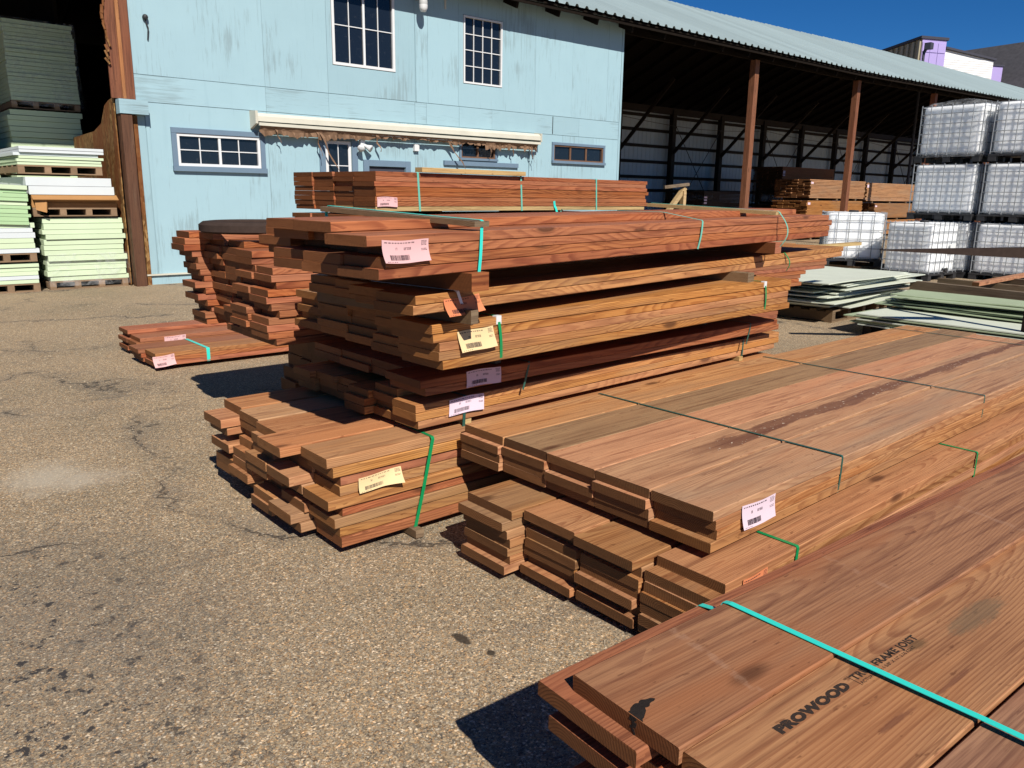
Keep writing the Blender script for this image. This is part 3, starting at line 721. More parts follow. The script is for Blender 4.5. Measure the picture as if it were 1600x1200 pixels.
SEG = {'0': 'abcdef', '1': 'bc', '2': 'abged', '3': 'abgcd', '4': 'fgbc', '5': 'afgcd', '6': 'afgedc', '7': 'abc', '8': 'abcdefg', '9': 'abcdfg'}
def paper(parent, x, y, z, mat, wd=.15, ht=.085, tilt=0.0, curl=.012, nums=('17', '697058'), seed=1, fold=0.0):
    """Stapled paper ticket on the near side of a pack: curled sheet with printed marks following the curl."""
    r = random.Random(seed)
    def S(u, v, off=0.0):                    # u 0..1 left-right, v 0..1 bottom-top
        cy = -curl * ((1 - v) ** 2) - curl * .35 * math.sin(u * 3.1 + seed) * (1 - v) - fold * max(0, u - .55) * (1 - v) - off
        px = (u - .5) * wd + .006 * math.sin(seed + v * 2) * (1 - v); pz = (v - .5) * ht + .003 * math.sin(u * 5 + seed)
        return (x + px * math.cos(tilt) - pz * math.sin(tilt), y + cy, z + px * math.sin(tilt) + pz * math.cos(tilt))
    mb = MB(); NU, NV = 12, 6
    for i in range(NU + 1):
        for j in range(NV + 1): mb.v.append(S(i / NU, j / NV))
    for i in range(NU):
        for j in range(NV): a = i * (NV + 1) + j; mb.f.append([a, a + NV + 1, a + NV + 2, a + 1])
    po = link('paper_ticket', mb.mesh('paper_ticket', True, False), mat, parent)
    pr = MB()
    def rect(u0, u1, v0, v1): pr.quad(S(u0, v0, .0007), S(u1, v0, .0007), S(u1, v1, .0007), S(u0, v1, .0007))
    u = .05
    while u < .70:                            # line of small print
        k = r.choice((2, 3, 3, 5, 4))
        for q in range(k): rect(u, u + .009, .865, .915); u += .0125
        u += .022
    for row, v in enumerate((.90, .84, .78, .72, .55, .49)):
        u = .84
        while u < .95: q = r.uniform(.012, .03); rect(u, u + q, v, v + .028); u += q + r.uniform(.006, .014)
    def digits(s, u0, v0, w_, h_):
        for ch in s:
            t_ = h_ * .16
            for sg in SEG[ch]:
                if sg == 'a': rect(u0, u0 + w_, v0 + h_ - t_, v0 + h_)
                if sg == 'd': rect(u0, u0 + w_, v0, v0 + t_)
                if sg == 'g': rect(u0, u0 + w_, v0 + h_ / 2 - t_ / 2, v0 + h_ / 2 + t_ / 2)
                if sg in 'fe': rect(u0, u0 + .005, v0 + (h_ / 2 if sg == 'f' else 0), v0 + (h_ if sg == 'f' else h_ / 2))
                if sg in 'bc': rect(u0 + w_ - .005, u0 + w_, v0 + (h_ / 2 if sg == 'b' else 0), v0 + (h_ if sg == 'b' else h_ / 2))
            u0 += w_ * 1.5
    digits(nums[0], .27, .58, .018, .11); digits(nums[1], .46, .58, .018, .11)
    u = .14
    while u < .56:                            # bar code
        q = r.choice((.004, .004, .008, .012)); rect(u, u + q, .13, .36); u += q + r.choice((.004, .006, .008))
    for k in range(5): rect(.05 + .05 * k, .05 + .05 * k + r.uniform(.015, .04), .045, .065)
    tag(link('print', pr.mesh('print', False, False), M['ink'], po), kind='stuff')
    return po

CREV = rnd
def bundle(name, label, loc, yaw, cols, layers, bw, bt, Ln, mat, pitch_y=None, pitch_z=.039, heights=None, rag=.03, colrag=.03, seed=0,
           tweak=None, mats=None, skip=None, group='strapped packs of brown treated lumber', cat='lumber pack', bearers=(), bmat='old', bh=.038, ry=0.0,
           rag_r=.03, lens=None, shear=0.0, bear_over=-.3, yrag=.004):
    r = random.Random(seed + 101)
    root = empty(name, loc, yaw, label, cat, group, ry)
    py = pitch_y or bw + .003; heights = heights or [layers] * cols; tweak = tweak or {}; mats = mats or {}; skip = skip or set()
    coff = [r.uniform(-colrag, colrag) for _ in range(cols)]
    boards = {}
    for c in range(cols):
        for l in range(heights[c]):
            if (c, l) in skip: continue
            dx, dy, dz = tweak.get((c, l), (0, 0, 0))
            x = coff[c] + r.uniform(-rag, rag) + dx + shear * py * c
            Lk = Ln + (r.choice((-1, 0, 1)) * rag_r)
            o = link('board', board_mesh(Lk, bw, bt, r.randrange(3)), WOODS[mats.get((c, l), mat)], root,
                     (x, py * c + bw / 2 + r.uniform(-yrag, yrag) + dy, pitch_z * l + bt / 2 + dz), (0, 0, r.uniform(-.0015, .0015)))
            boards[c, l] = o
    W_ = py * (cols - 1) + bw
    for bx in bearers:
        over = bear_over + r.uniform(0, .04)
        o = MB().box(-.022, .022, -over, W_ + r.uniform(-.02, .05), -bh, -.001).build('bearer', WOODS[bmat], root, (bx, 0, 0))
    root['_w'] = W_
    return root, boards, W_

def straps(root, W_, h0, h1, xs, mat, lean=0.0, mid=None, low=-.0, width=.016, slack=0.0):
    for i, x in enumerate(xs):
        g_ = .003
        pts = arc((x + lean, -g_, low), (x, -g_, h0 - .004), slack or .002, 6) + [Vector((x, 0, h0 + .001)), Vector((x, .004, h0 + .003))]
        for (y, z) in (mid or []): pts.append(Vector((x, y, z + .003)))
        pts += [Vector((x + .004, W_ - .004, h1 + .003)), Vector((x + .004, W_ + g_, h1)), Vector((x + .004 + lean, W_ + g_, low))]
        ribbon(root, pts, mat, width)

R2 = math.radians
# 1 foreground pack, stamped boards on top
tw = {}
for c_ in range(4): tw[c_, 12] = (0, 0, (0.0, -.004, -.010, .0)[c_])
tw[3, 11] = (-.035, .068, 0); tw[3, 10] = (.02, .05, -.012); tw[2, 12] = (.01, 0, -.010); tw[1, 12] = (.03, 0, -.014); tw[2, 11] = (.15, .03, -.004); tw[3, 9] = (-.02, .045, 0); tw[3, 8] = (.05, .04, 0); tw[3,7] = (.05,.03,0)
fgp, fgb, fgw = bundle('lumber_pack', 'wide reddish-brown pack in front with lettering stamped on a top board', (1.012, -.125, .075), R2(-2.2), 4, 13, .285, .038, 4.88, 'rust',
    pitch_y=.2905, seed=1, rag=.004, colrag=.004, tweak=tw, mats={(3, 12): 'deepred', (2, 12): 'stamp', (1, 12): 'deepred', (3, 11): 'rust', (0, 12): 'stamp'}, bearers=(.6, 2.4, 4.3))
ribbon(fgp, [Vector((.50, fgw + .003, .0)), Vector((.50, fgw + .070, .34)), Vector((.50, fgw + .074, .462)), Vector((.50, fgw + .066, .470)), Vector((.50, fgw + .01, .480)), Vector((.502, fgw - .003, .508)),
             Vector((.502, fgw - .02, .5115)), Vector((.514, .88, .5100)), Vector((.530, .575, .5085)), Vector((.534, .28, .5100)), Vector((.525, .004, .5105)), Vector((.525, -.003, .503)), Vector((.525, -.003, 0))], M['teal'], .017)
def lettering(board, s, x, y, size, mat, sx=1.0, bold=0.0, z=.0194, shear=0.0):
    cu = bpy.data.curves.new('lettering', 'FONT'); cu.body = s; cu.size = size; cu.offset = bold; cu.shear = shear; cu.space_character = 1.07; cu.resolution_u = 3
    tmp = bpy.data.objects.new('lettering', cu); COL.objects.link(tmp)
    dg = bpy.context.evaluated_depsgraph_get(); me = bpy.data.meshes.new_from_object(tmp.evaluated_get(dg))
    COL.objects.unlink(tmp); bpy.data.objects.remove(tmp)
    o = link('lettering', me, mat, board, (x, y, z)); o.scale = (sx, 1, 1); return o
def m_stamp():
    t = NT('stamp_ink'); p = t.coord(); n = t.noise(p, 420.0, 3.0).outputs[0]; st = t.noise(t.mul3(p, (20, 500, 1)), 1.0, 2.0).outputs[0]
    t.fin((.035, .026, .022), .85, .1)
    tr = t.n.new("ShaderNodeBsdfTransparent"); mx = t.n.new("ShaderNodeMixShader")
    t.set(mx.inputs[0], t.math('SUBTRACT', .93, t.math('MULTIPLY', t.step(t.math('ADD', t.math('MULTIPLY', n, .5), t.math('MULTIPLY', st, .5)), .52, .66), .6)))
    t.l.new(tr.outputs[0], mx.inputs[1]); t.l.new(t.b.outputs[0], mx.inputs[2]); t.l.new(mx.outputs[0], t.out.inputs[0]); return t.m
M['stamp'] = m_stamp()
bs = fgb[2, 12]
lettering(bs, 'PROWOOD', .186, .061, .0290, M['stamp'], 1.52, .0023)
lettering(bs, '\u2122',   .440, .077, .011, M['stamp'], 1.1)
MB().box(.456, .4578, .050, .086, 0, .0002).build('lettering', M['stamp'], bs, (0, 0, .0193))
lettering(bs, 'TRUE FRAME JOIST', .461, .066, .0250, M['stamp'], 1.22, .0011)
lettering(bs, 'ACTUAL SIZE: 1 5/8" X 11" 2.16 KDAT', .461, .051, .0118, M['stamp'], 1.10, .0002)
bk = MB(); up_, dn_ = [], []
for k in range(13):
    f = k / 12; x_ = .001 + .072 * f; wv = .020 * (1 - f) ** .7 * (1 + .5 * noise.noise(Vector((f * 7, 1, 2))))
    yo_ = .018 * math.sin(f * 2.2) ; up_.append((x_, yo_ + wv * .8, 0)); dn_.append((x_, yo_ - wv - .002, 0))
bk.prism(up_ + dn_[::-1], (0, 0, .0016))
bk.build('bark_pocket', M['bark'], fgb[3, 12], (-.0, -.030, .0186))
ck = MB()
for k in range(7):
    f = k / 7; ck.box(-.0016, .004, -.006 * (1 - f) - .001 + .004 * math.sin(k * 1.9), .007 * (1 - f) + .001 + .004 * math.sin(k * 1.9), .0185 - .0372 * (f + 1 / 7), .0185 - .0372 * f)
tag(ck.build('end_crack', M['bark'], fgb[3, 12], (.0, -.030, 0)), kind='stuff')

# 2-3 wide plank packs in the middle
midp, midb, midw = bundle('lumber_pack', 'five-plank-wide rosy brown pack with dark green straps and pale pink ticket, lying on another pack', (2.175, 1.485, .348), R2(1.4), 5, 4, .270, .038, 4.85, 'rosy',
    pitch_y=.2745, seed=2, rag=.022, colrag=.022, mats={(0, 1): 'tan', (0, 2): 'umber', (0, 0): 'gold', (4, 3): 'tan', (3, 3): 'grayed', (1, 3): 'streaked'}, bearers=(.75, 2.5, 4.3), bh=.034, bear_over=-.1)
straps(midp, midw, .1575, .157, (.93, 2.58, 4.55), M['dkgreen'], lean=-.01, width=.013)
paper(midp, .29, -.006, .082, M['palepink'], .225, .090, R2(-1), .010, ('20', '697058'), 2)
lowp, lowb, loww = bundle('lumber_pack', 'brown plank pack with spaced columns and bright green straps, underneath the five-plank-wide pack', (1.985, 1.355, .040), R2(.8), 4, 7, .286, .038, 4.88, 'umber',
    pitch_y=.303, seed=3, rag=.04, colrag=.045, bearers=(.5, 2.4, 4.3), tweak={**{(3, l): (-.02, .0, 0) for l in range(7)}, (2, 6): (-.02, 0, 0), (1, 6): (-.03, 0, 0), (0, 6): (.04, 0, 0)}, yrag=.007)
straps(lowp, loww, .273, .273, (.56, 2.30), M['green'], lean=-.03, width=.017)
paper(lowp, .28, -.006, .215, M['orange'], .15, .085, 0, .012, ('17', '697058'), 3)

# 4 small pack at the left, under the tall pile
smp, smb, smw = bundle('lumber_pack', 'light brown ragged pack with green strap and yellow ticket, under the tall pile', (1.465, 2.905, .045), R2(.6), 5, 9, .236, .0445, 3.6, 'tan',
    pitch_y=.252, pitch_z=.046, seed=4, rag=.065, colrag=.02, heights=[9, 9, 9, 9, 9], bearers=(.42, 1.8, 3.2), bear_over=.03, mats={(0, l): ('gold' if l % 3 else 'rust') for l in range(8)}, yrag=.012,
    tweak={(0, 8): (.0, 0, 0), (1, 8): (-.03, .0, 0), (2, 8): (.03, 0, 0), (3, 8): (.0, 0, 0), (4, 8): (.02, 0, 0), (0, 2): (.05, 0, 0), (2, 5): (-.10, 0, 0)})
ribbon(smp, arc((.42, -.014, -.03), (.53, -.014, .405), .004, 6) + [Vector((.53, -.008, .4145)), Vector((.545, .3, .4165)), Vector((.57, smw - .004, .418)), Vector((.57, smw + .014, .41)), Vector((.5, smw + .003, 0))], M['green'], .018)
paper(smp, .245, -.016, .275, M['yellow'], .215, .066, R2(2), .014, ('70', '697057'), 4, .05)

# 5-9 the tall pile
p1, b1, w1 = bundle('lumber_pack', 'golden three-layer pack with pale pink ticket, lowest of the tall pile', (1.925, 2.945, .490), R2(2.6), 6, 3, .186, .038, 3.22, 'gold', pitch_y=.190, seed=5, rag=.02, colrag=.03, shear=.045,
    heights=[3, 4, 3, 3, 3, 3], bearers=(.33, 2.75), bmat='raw', bh=.030, bear_over=-.02)
straps(p1, w1, .116, .116, (.30, 2.78), M['dkgreen'], low=-.05, lean=-.01)
paper(p1, .31, -.006, .075, M['palepink'], .215, .078, R2(0), .006, ('20', '697057'), 5)
p2, b2, w2 = bundle('lumber_pack', 'dark shaded two-layer pack with pale ticket, second from the bottom of the tall pile', (1.99, 2.915, .652), R2(1.6), 4, 2, .286, .038, 3.05, 'redbrown', seed=6, rag=.04, colrag=.04, shear=.06, bearers=(.5, 2.6), bh=.044)
straps(p2, w2, .078, .078, (.62, 2.66), M['dkgreen'], low=-.06, lean=-.04, width=.012)
paper(p2, .32, -.006, .045, M['palepink'], .215, .078, 0, .004, ('20', '697058'), 6)
p3, b3, w3 = bundle('lumber_pack', 'golden five-layer pack with yellow ticket and green straps, middle of the tall pile', (1.87, 2.665, .828), R2(3.9), 5, 5, .286, .0385, 3.05, 'gold', seed=7, rag=.03, colrag=.03, shear=.16, pitch_z=.0395,
    bearers=(.6, 2.5), bh=.095, tweak={(0, 4): (-.03, 0, 0), (0, 0): (.06, 0, 0), (4, 4): (-.04, 0, 0)})
straps(p3, w3, .198, .198, (.335, 2.69), M['green'], low=.01, lean=.02, slack=.008)
for xx in (.335, 2.69): MB().box(xx - .014, xx + .016, -.0062, .02, .165, .2025).build('strap_protector', M['white'], p3)
paper(p3, .20, -.006, .115, M['yellow'], .205, .088, R2(3), .02, ('20', '697058'), 7, .02)
p4, b4, w4 = bundle('lumber_pack', 'thin golden two-layer pack with torn orange ticket, second from top of the tall pile', (1.70, 2.578, 1.086), R2(9.2), 4, 2, .236, .0385, 4.85, 'gold', seed=8, rag=.02, colrag=.02, shear=.30, pitch_z=.0395,
    bearers=(.28, 2.8), bh=.058, bear_over=.03, tweak={(0, 1): (.02, 0, 0)})
straps(p4, w4, .08, .08, (3.62,), M['green'], low=-.05, lean=.05, slack=.03)
ribbon(p4, [Vector((.20, .5, .0825)), Vector((.225, .004, .082)), Vector((.23, -.004, .077)), Vector((.27, -.008, -.02)), Vector((.275, -.006, -.05))], M['white_strap'], .015)
paper(p4, .255, -.004, .018, M['orange'], .21, .070, R2(3), .02, ('20', '697058'), 8, .04)
MB().box(-.045, .045, -.12, w4, -.062, -.0615 + .06).build('bearer', WOODS['old'], p4, (2.80, 0, -.0015))
p5, b5, w5 = bundle('lumber_pack', 'red-brown pack with pink ticket and turquoise straps, topmost of the tall pile', (1.455, 2.445, 1.248), R2(9.2), 4, 5, .236, .0385, 4.45, 'redbrown', seed=9, rag=.014, colrag=.008, shear=.115, pitch_z=.0395,
    heights=[4, 5, 5, 4], bearers=(), ry=R2(-.35), tweak={(1, 4): (-.05, .0, 0), (2, 4): (-.05, -.0, 0), (3, 3): (.09, 0, 0), (3, 2): (.05, 0, 0), (3, 1): (.10, 0, 0), (3, 0): (.12, 0, 0), (1, 3): (.06, 0, 0), (0, 2): (.09, 0, 0), (1, 2): (.14, 0, 0), (2, 2): (.15, 0, 0), (0, 1): (.03, 0, 0), (0, 3): (-.05, 0, 0)})
for bx, ln in ((.48, .05), (3.38, .06)): MB().box(-.05, .05, -ln, w5 + .03, -.074, -.002).build('bearer', WOODS['rust'], p5, (bx, 0, 0))
def top_stick(x, y0, z0, y1, z1, nm='bearer'):
    MB().beam((0, y0, z0 + .012), (0, y1, z1 + .012), .085, .022).build(nm, WOODS['raw' if x > 1 else 'old'], p5, (x, 0, 0))
top_stick(.53, -.012, .172, .98, .210); top_stick(3.45, -.012, .172, .98, .210)
z4 = .158; z5 = .198
ribbon(p5, arc((.50, -.012, -.075), (.535, -.006, .17), .006, 6) + [Vector((.535, -.010, .196)), Vector((.535, .0, .2005)), Vector((.53, .24, .2085)), Vector((.53, .97, .237)), Vector((.53, w5 + .04, .2)), Vector((.53, w5 + .01, 0))], M['teal'], .016)
ribbon(p5, arc((2.36, -.004, -.0), (2.40, -.004, z4 - .004), .006, 6) + [Vector((2.40, .003, z4 + .003)), Vector((2.38, .24, z5 + .002)), Vector((2.375, .26, z5 + .004)), Vector((2.33, w5, z5 + .004)), Vector((2.33, w5 + .004, z5 - .01)), Vector((2.33, w5 + .004, 0))], M['mint'], .016)
ribbon(p5, arc((3.40, -.03, -.07), (3.46, -.012, .194), .075, 10) + [Vector((3.46, .0, .2005)), Vector((3.46, .24, .2085)), Vector((3.46, .97, .237)), Vector((3.46, w5 + .04, .2)), Vector((3.46, w5 + .01, 0))], M['mint'], .014)
paper(p5, .13, -.007, .098, M['pink'], .225, .080, R2(-1), .016, ('17', '697058'), 9)

# 10-14 packs further back
rg, rgb_, rgw = bundle('lumber_stack', 'tall loose stack of brown planks with ragged stepped ends and an iron ring on top', (1.80, 4.21, .700), R2(.5), 5, 15, .236, .0385, 3.66, 'redbrown', pitch_z=.0397, pitch_y=.241, seed=10, rag=.045, colrag=.015,
    heights=[11, 13, 14, 15, 15], rag_r=.1, group=None, cat='lumber stack', yrag=.012, mats={(c, l): 'rust' for c in range(5) for l in range(18) if (c * 7 + l * 3) % 4 == 0},
    tweak={**{(4, l): (.05 - .010 * l, 0, 0) for l in range(15)}, **{(3, l): (.09 - .004 * l, 0, 0) for l in range(15)}, **{(2, l): (.06, 0, 0) for l in range(14)}, **{(1, l): (.06 if l > 9 else .03, 0, 0) for l in range(13)}, **{(0, l): (.02 - .008 * (l % 4), 0, 0) for l in range(11)}}, bearers=(.75, 2.8), bh=.036)
ribbon(rg, [Vector((.70, -.010, .30)), Vector((.70, -.010, .432)), Vector((.70, .003, .4385)), Vector((.70, .23, .4385))], M['green'], .016)
bundle('lumber_pack', 'dark shaded pack of thick timbers on the asphalt that carries the loose ragged stack', (2.42, 4.24, .045), R2(.5), 5, 7, .236, .086, 2.75, 'umber', pitch_y=.241, pitch_z=.088, seed=11, rag=.05, colrag=.04, bearers=(.4, 2.3))
crib = empty('timber_crib', (3.55, 5.72, 0), R2(6.2), 'crib of stacked timbers hidden behind the loose ragged stack', 'timber crib')
for k in range(8):
    for q in (0, 1):
        if k % 2: MB().box(0, 3.0, .1 + .85 * q, .24 + .85 * q, .147 * k + .001, .147 * k + .146).build('beam', WOODS['old'], crib)
        else: MB().box(.2 + 2.3 * q, .34 + 2.3 * q, 0, 1.15, .147 * k + .001, .147 * k + .146).build('beam', WOODS['old'], crib)
bk_, bkb, bkw = bundle('lumber_pack', 'square-ended red-brown pack with mint straps and pale stick on top', (3.33, 5.578, 1.405), R2(6.2), 4, 8, .286, .0375, 3.74, 'rust', pitch_z=.0388, seed=12, rag=.012, colrag=.012,
    pitch_y=.294, bearers=(.9, 2.6), bh=.045, mats={(0, 0): 'raw', (1, 0): 'raw'})
for xx in (.42, 1.66, 2.80): ribbon(bk_, [Vector((xx + .02, -.003, .0)), Vector((xx, -.003, .308)), Vector((xx, .003, .3135)), Vector((xx, bkw - .003, .3135)), Vector((xx, bkw + .003, .30)), Vector((xx, bkw + .003, 0))], M['mint'], .02)
ribbon(bk_, [Vector((2.17, -.02, -.02)), Vector((2.16, -.012, .02)), Vector((2.15, -.004, .045)), Vector((2.14, -.004, .09))], M['teal'], .03)
MB().box(.44, 1.69, -.035, .055, .3145, .352).build('bearer', WOODS['raw'], bk_)
paper(bk_, .10, -.006, .075, M['pink'], .20, .075, 0, .006, ('20', '697058'), 12)
sup, _, _ = bundle('lumber_pack', 'brown pack hidden behind the tall pile, beneath the square-ended pack', (3.30, 5.60, 1.215), R2(6.2), 4, 4, .286, .0375, 3.7, 'redbrown', pitch_z=.0388, seed=13, rag=.02, colrag=.02)
rr_, _, _ = bundle('lumber_stack', 'reddish plank stack behind the right end of the tall pile', (5.62, 4.48, .05), R2(.5), 2, 24, .286, .0385, 2.72, 'rust', pitch_z=.0397, seed=14, rag=.03, colrag=.03, rag_r=.05, tweak={(c, l): (-.95 if l < 15 else -.45 if l < 19 else 0, 0, 0) for c in range(2) for l in range(24)}, group=None, cat='lumber stack', bearers=(.5, 2.2))
lw, _, lww = bundle('lumber_pack', 'low pack on the asphalt with teal strap, nearer of the two low packs', (1.985, 7.17, .040), R2(.6), 2, 3, .286, .038, 3.0, 'rust', seed=15, rag=.03, colrag=.03, bearers=(.5, 2.4), mats={(0, 2): 'gold'})
straps(lw, lww, .117, .117, (.50,), M['teal'], low=0, width=.03)
paper(lw, .11, -.008, .050, M['pink'], .185, .095, R2(4), .02, ('17', '697058'), 15)
lw2, _, lww2 = bundle('lumber_pack', 'low stepped pack on the asphalt with a pink ticket, farther of the two low packs', (2.10, 7.80, .040), R2(.6), 2, 4, .286, .038, 3.1, 'rust', seed=16, rag=.03, colrag=.05, heights=[4, 5], bearers=(.5, 2.4))
paper(lw2, .30, -.008, .105, M['pink'], .20, .095, R2(0), .012, ('17', '697058'), 16)
ri = MB().lathe([(.31, 0), (.335, .012), (.335, .050), (.31, .068), (.27, .072), (.255, .06), (.255, .012), (.27, 0), (.31, 0)], 44).build('iron_ring', M['rustiron'], None, (2.06, 4.93, 1.2965), smooth=False)
tag(ri, 'flat rusty iron ring lying on the loose ragged stack', 'iron ring')

# ------------------------------------------------------------------ lumber inside the shed
def shed_pack(label, loc, yaw, W_, L_, H_, mat, seed):
    r = random.Random(seed); root = empty('stored_lumber', loc, yaw, label, 'lumber pack', 'lumber packs stored inside the shed')
    n = max(4, round(H_ / .052)); m = max(3, round(W_ / .24)); mb = MB()
    ph = H_ / n; pw = W_ / m
    for j in range(n):
        for i in range(m):
            x0 = r.uniform(-.08, .05); mb.box(x0, L_ + r.uniform(-.05, .05), i * pw + .004 - (r.uniform(0, .025) if i == 0 else 0), (i + 1) * pw - .004 + r.uniform(0, .003), j * ph, (j + 1) * ph - .011)
    tag(mb.build('boards', WOODS[mat], root), kind='stuff')
    for k in (.15, .5, .85): MB().box(L_ * k - .05, L_ * k + .05, .02, W_ - .02, -.082, -.004).build('bearer', WOODS['old'], root)
    MB().box(.03, .20, -.012, -.002, H_ * .72, H_ * .88).build('paper_ticket', M['palepink'], root)
    return root
zz = .09
a0 = (28.6, 16.4)
for lv, (hh, nm) in enumerate(((.66, 'lowest'), (.66, 'middle'), (.70, 'top'))):
    shed_pack('lumber pack between the two lit shed posts, %s of its pile' % nm, (a0[0] + .1 * lv - .05, a0[1], zz), 0, 1.5, 4.3, hh, 'umber' if lv != 1 else 'gold', 40 + lv); zz += hh + .09
zz = .09
for lv, (hh, nm) in enumerate(((.62, 'lowest'), (.62, 'middle'), (.75, 'top'))):
    shed_pack('lumber pack beside the white tank pile, %s of its pile' % nm, (33.6 + (.9 if lv < 2 else 0), 16.6, zz), 0, 1.5, 4.6, hh, 'umber', 50 + lv); zz += hh + .09
shed_pack('dim lumber pack in the shade behind the lit packs of the shed', (33.5, 20.5, .09), 0, 1.5, 4.5, 1.2, 'redbrown', 60)
shed_pack('dim lumber pack on top of another at the back of the shed', (33.6, 20.6, 1.38), 0, 1.5, 4.6, 1.6, 'redbrown', 61)
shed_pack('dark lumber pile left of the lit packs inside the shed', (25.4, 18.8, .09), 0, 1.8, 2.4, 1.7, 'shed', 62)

# ------------------------------------------------------------------ insulation boards at the left
def pallet(parent, w_, d_, mat=None, h=.13, name='pallet'):
    mat = mat or M['soil']; mb = MB().box(0, w_, 0, .09, h - .022, h)
    for k in range(1, 6): y = (d_ - .09) * k / 5; mb.box(0, w_, y, y + .09, h - .022, h)
    o = mb.build(name, mat, parent)
    for k in range(4): x = (w_ - .09) * k / 3; MB().box(x, x + .09, .002, d_ - .002, .018, h - .023).build('stringer', mat, o)
    for y in (0, d_ / 2 - .05, d_ - .1): MB().box(-.001, w_ + .001, y, y + .1, 0, .017).build('runner', mat, o)
    return o
def foam(label, loc, n, t_, w_, d_, mats, yaw=0.0, seed=0, jit=.03, pal=True, wrap=False, tilt=0.0, z_pal=.13, cap=None, ry=0.0):
    r = random.Random(seed); root = empty('insulation_stack', loc, yaw, label, 'insulation stack', 'pallets of insulation boards at the barn opening', ry)
    z = 0
    if pal: pallet(root, w_, d_); z = z_pal + .003
    for k in range(n):
        tt = t_[k % len(t_)] * r.uniform(.95, 1.05)
        jx = r.uniform(-jit, jit) * (2.2 if r.random() < .2 else 1)
        MB().box(0, w_, 0, d_, 0, tt - .004 - r.uniform(0, .004)).build('foam_board', r.choice(mats), root, (jx, r.uniform(-jit, jit), z), (0, 0, r.uniform(-.006, .006)))
        z += tt
    if wrap:
        mb = MB(); N = 60; H = z
        per = [(-.02, -.04), (w_ + .03, -.04), (w_ + .04, d_ * .5)]
        ptsl = []
        for i in range(22): ptsl.append((-.03 + (w_ + .07) * i / 21, -.045))
        for i in range(1, 10): ptsl.append((w_ + .05, -.045 + d_ * .5 * i / 9))
        lev = 9
        for (a, b) in ptsl:
            for k in range(lev + 1):
                zz_ = z_pal * .4 + (H * wrap) * k / lev
                o_ = .02 * noise.noise(Vector((a * 5, b * 5 + 7, zz_ * 6)))
                mb.v.append((a + (o_ + (.10 * (1 - k / lev) ** 3) if b > -.04 else 0), b + (o_ if b < -.04 else 0), zz_))
        for i in range(len(ptsl) - 1):
            for k in range(lev): q = i * (lev + 1) + k; mb.f.append([q, q + lev + 1, q + lev + 2, q + 1])
        link('stretch_film', mb.mesh('stretch_film', True, False), M['film'], root)
    return root, z
G_, W2_, LG = M['foamgreen'], M['foamwhite'], M['foamlime']
foam('pale green insulation stack in cling film on a pallet, right beside the dark post', (2.53, 14.10, 0), 12, (.075, .09, .08), 1.14, 2.3, [G_], seed=1, jit=.03, wrap=.46)
r_, z_ = foam('thin white insulation stack on a pallet, above the cardboard box', (2.30, 14.16, 1.755), 6, (.045,), 1.16, 2.3, [W2_, W2_, G_], seed=3, jit=.05)
bx = empty('cardboard_box_stack', (2.42, 14.08, 1.125), 0, 'torn brown cardboard tray of white panels on a pallet', 'boxed panels')
pallet(bx, 1.18, 2.2)
bxm = MB().box(0, 1.2, .05, 2.3, .134, .20).build('tray', M['card'], bx)
MB().prism([(0, .05, .30), (0, -.075, .235), (0, -.08, .245), (0, .04, .315)], (1.2, 0, 0)).build('flap', M['card'], bxm, (0, 0, .012))
MB().prism([(0, .0, .30), (.0, -.06, .10), (.13, -.10, .06), (.16, -.03, .24)], (.012, .012, .004)).build('flap', M['card'], bxm, (.03, .0, .0))
MB().box(.001, 1.199, .06, 2.29, .201, .325).build('tray_side', M['card'], bxm)
for k, zk in enumerate((.327, .458)): MB().box(-.02 - .03 * k, 1.17 - .03 * k, .02, 2.3, 0, .126).build('white_panel', W2_, bx, (0, 0, zk), (0, 0, .006 * k))
foam('shaded pale green insulation stack deeper in the barn, under a second stack', (2.72, 17.0, .0), 30, (.085, .1), 1.16, 2.3, [G_], seed=5, jit=.03, z_pal=.13)
foam('tall shaded insulation stack in cling film, topmost at the back of the barn opening', (2.80, 17.05, 2.93), 20, (.062, .072), 1.10, 2.3, [G_], seed=6, jit=.012, wrap=.98)
foam('lime green insulation stack tilted at the left edge, upper of the edge pile', (1.18, 13.96, 1.05), 10, (.05, .065), 1.16, 2.3, [LG, G_], seed=7, jit=.02, ry=R2(2.2), pal=False)
foam('white and pale green insulation stack at the left edge, middle of the edge pile', (1.24, 13.98, .46), 6, (.07, .08), 1.14, 2.3, [W2_, G_], seed=8, jit=.02)
foam('low pale green insulation stack on the asphalt at the left edge', (1.26, 14.0, 0), 5, (.06,), 1.12, 2.3, [G_, W2_], seed=9, jit=.02)
foam('dim insulation stack deeper in the barn at the far left edge', (1.45, 17.2, 0), 20, (.12, .1), 1.05, 2.3, [G_], seed=10, jit=.03)

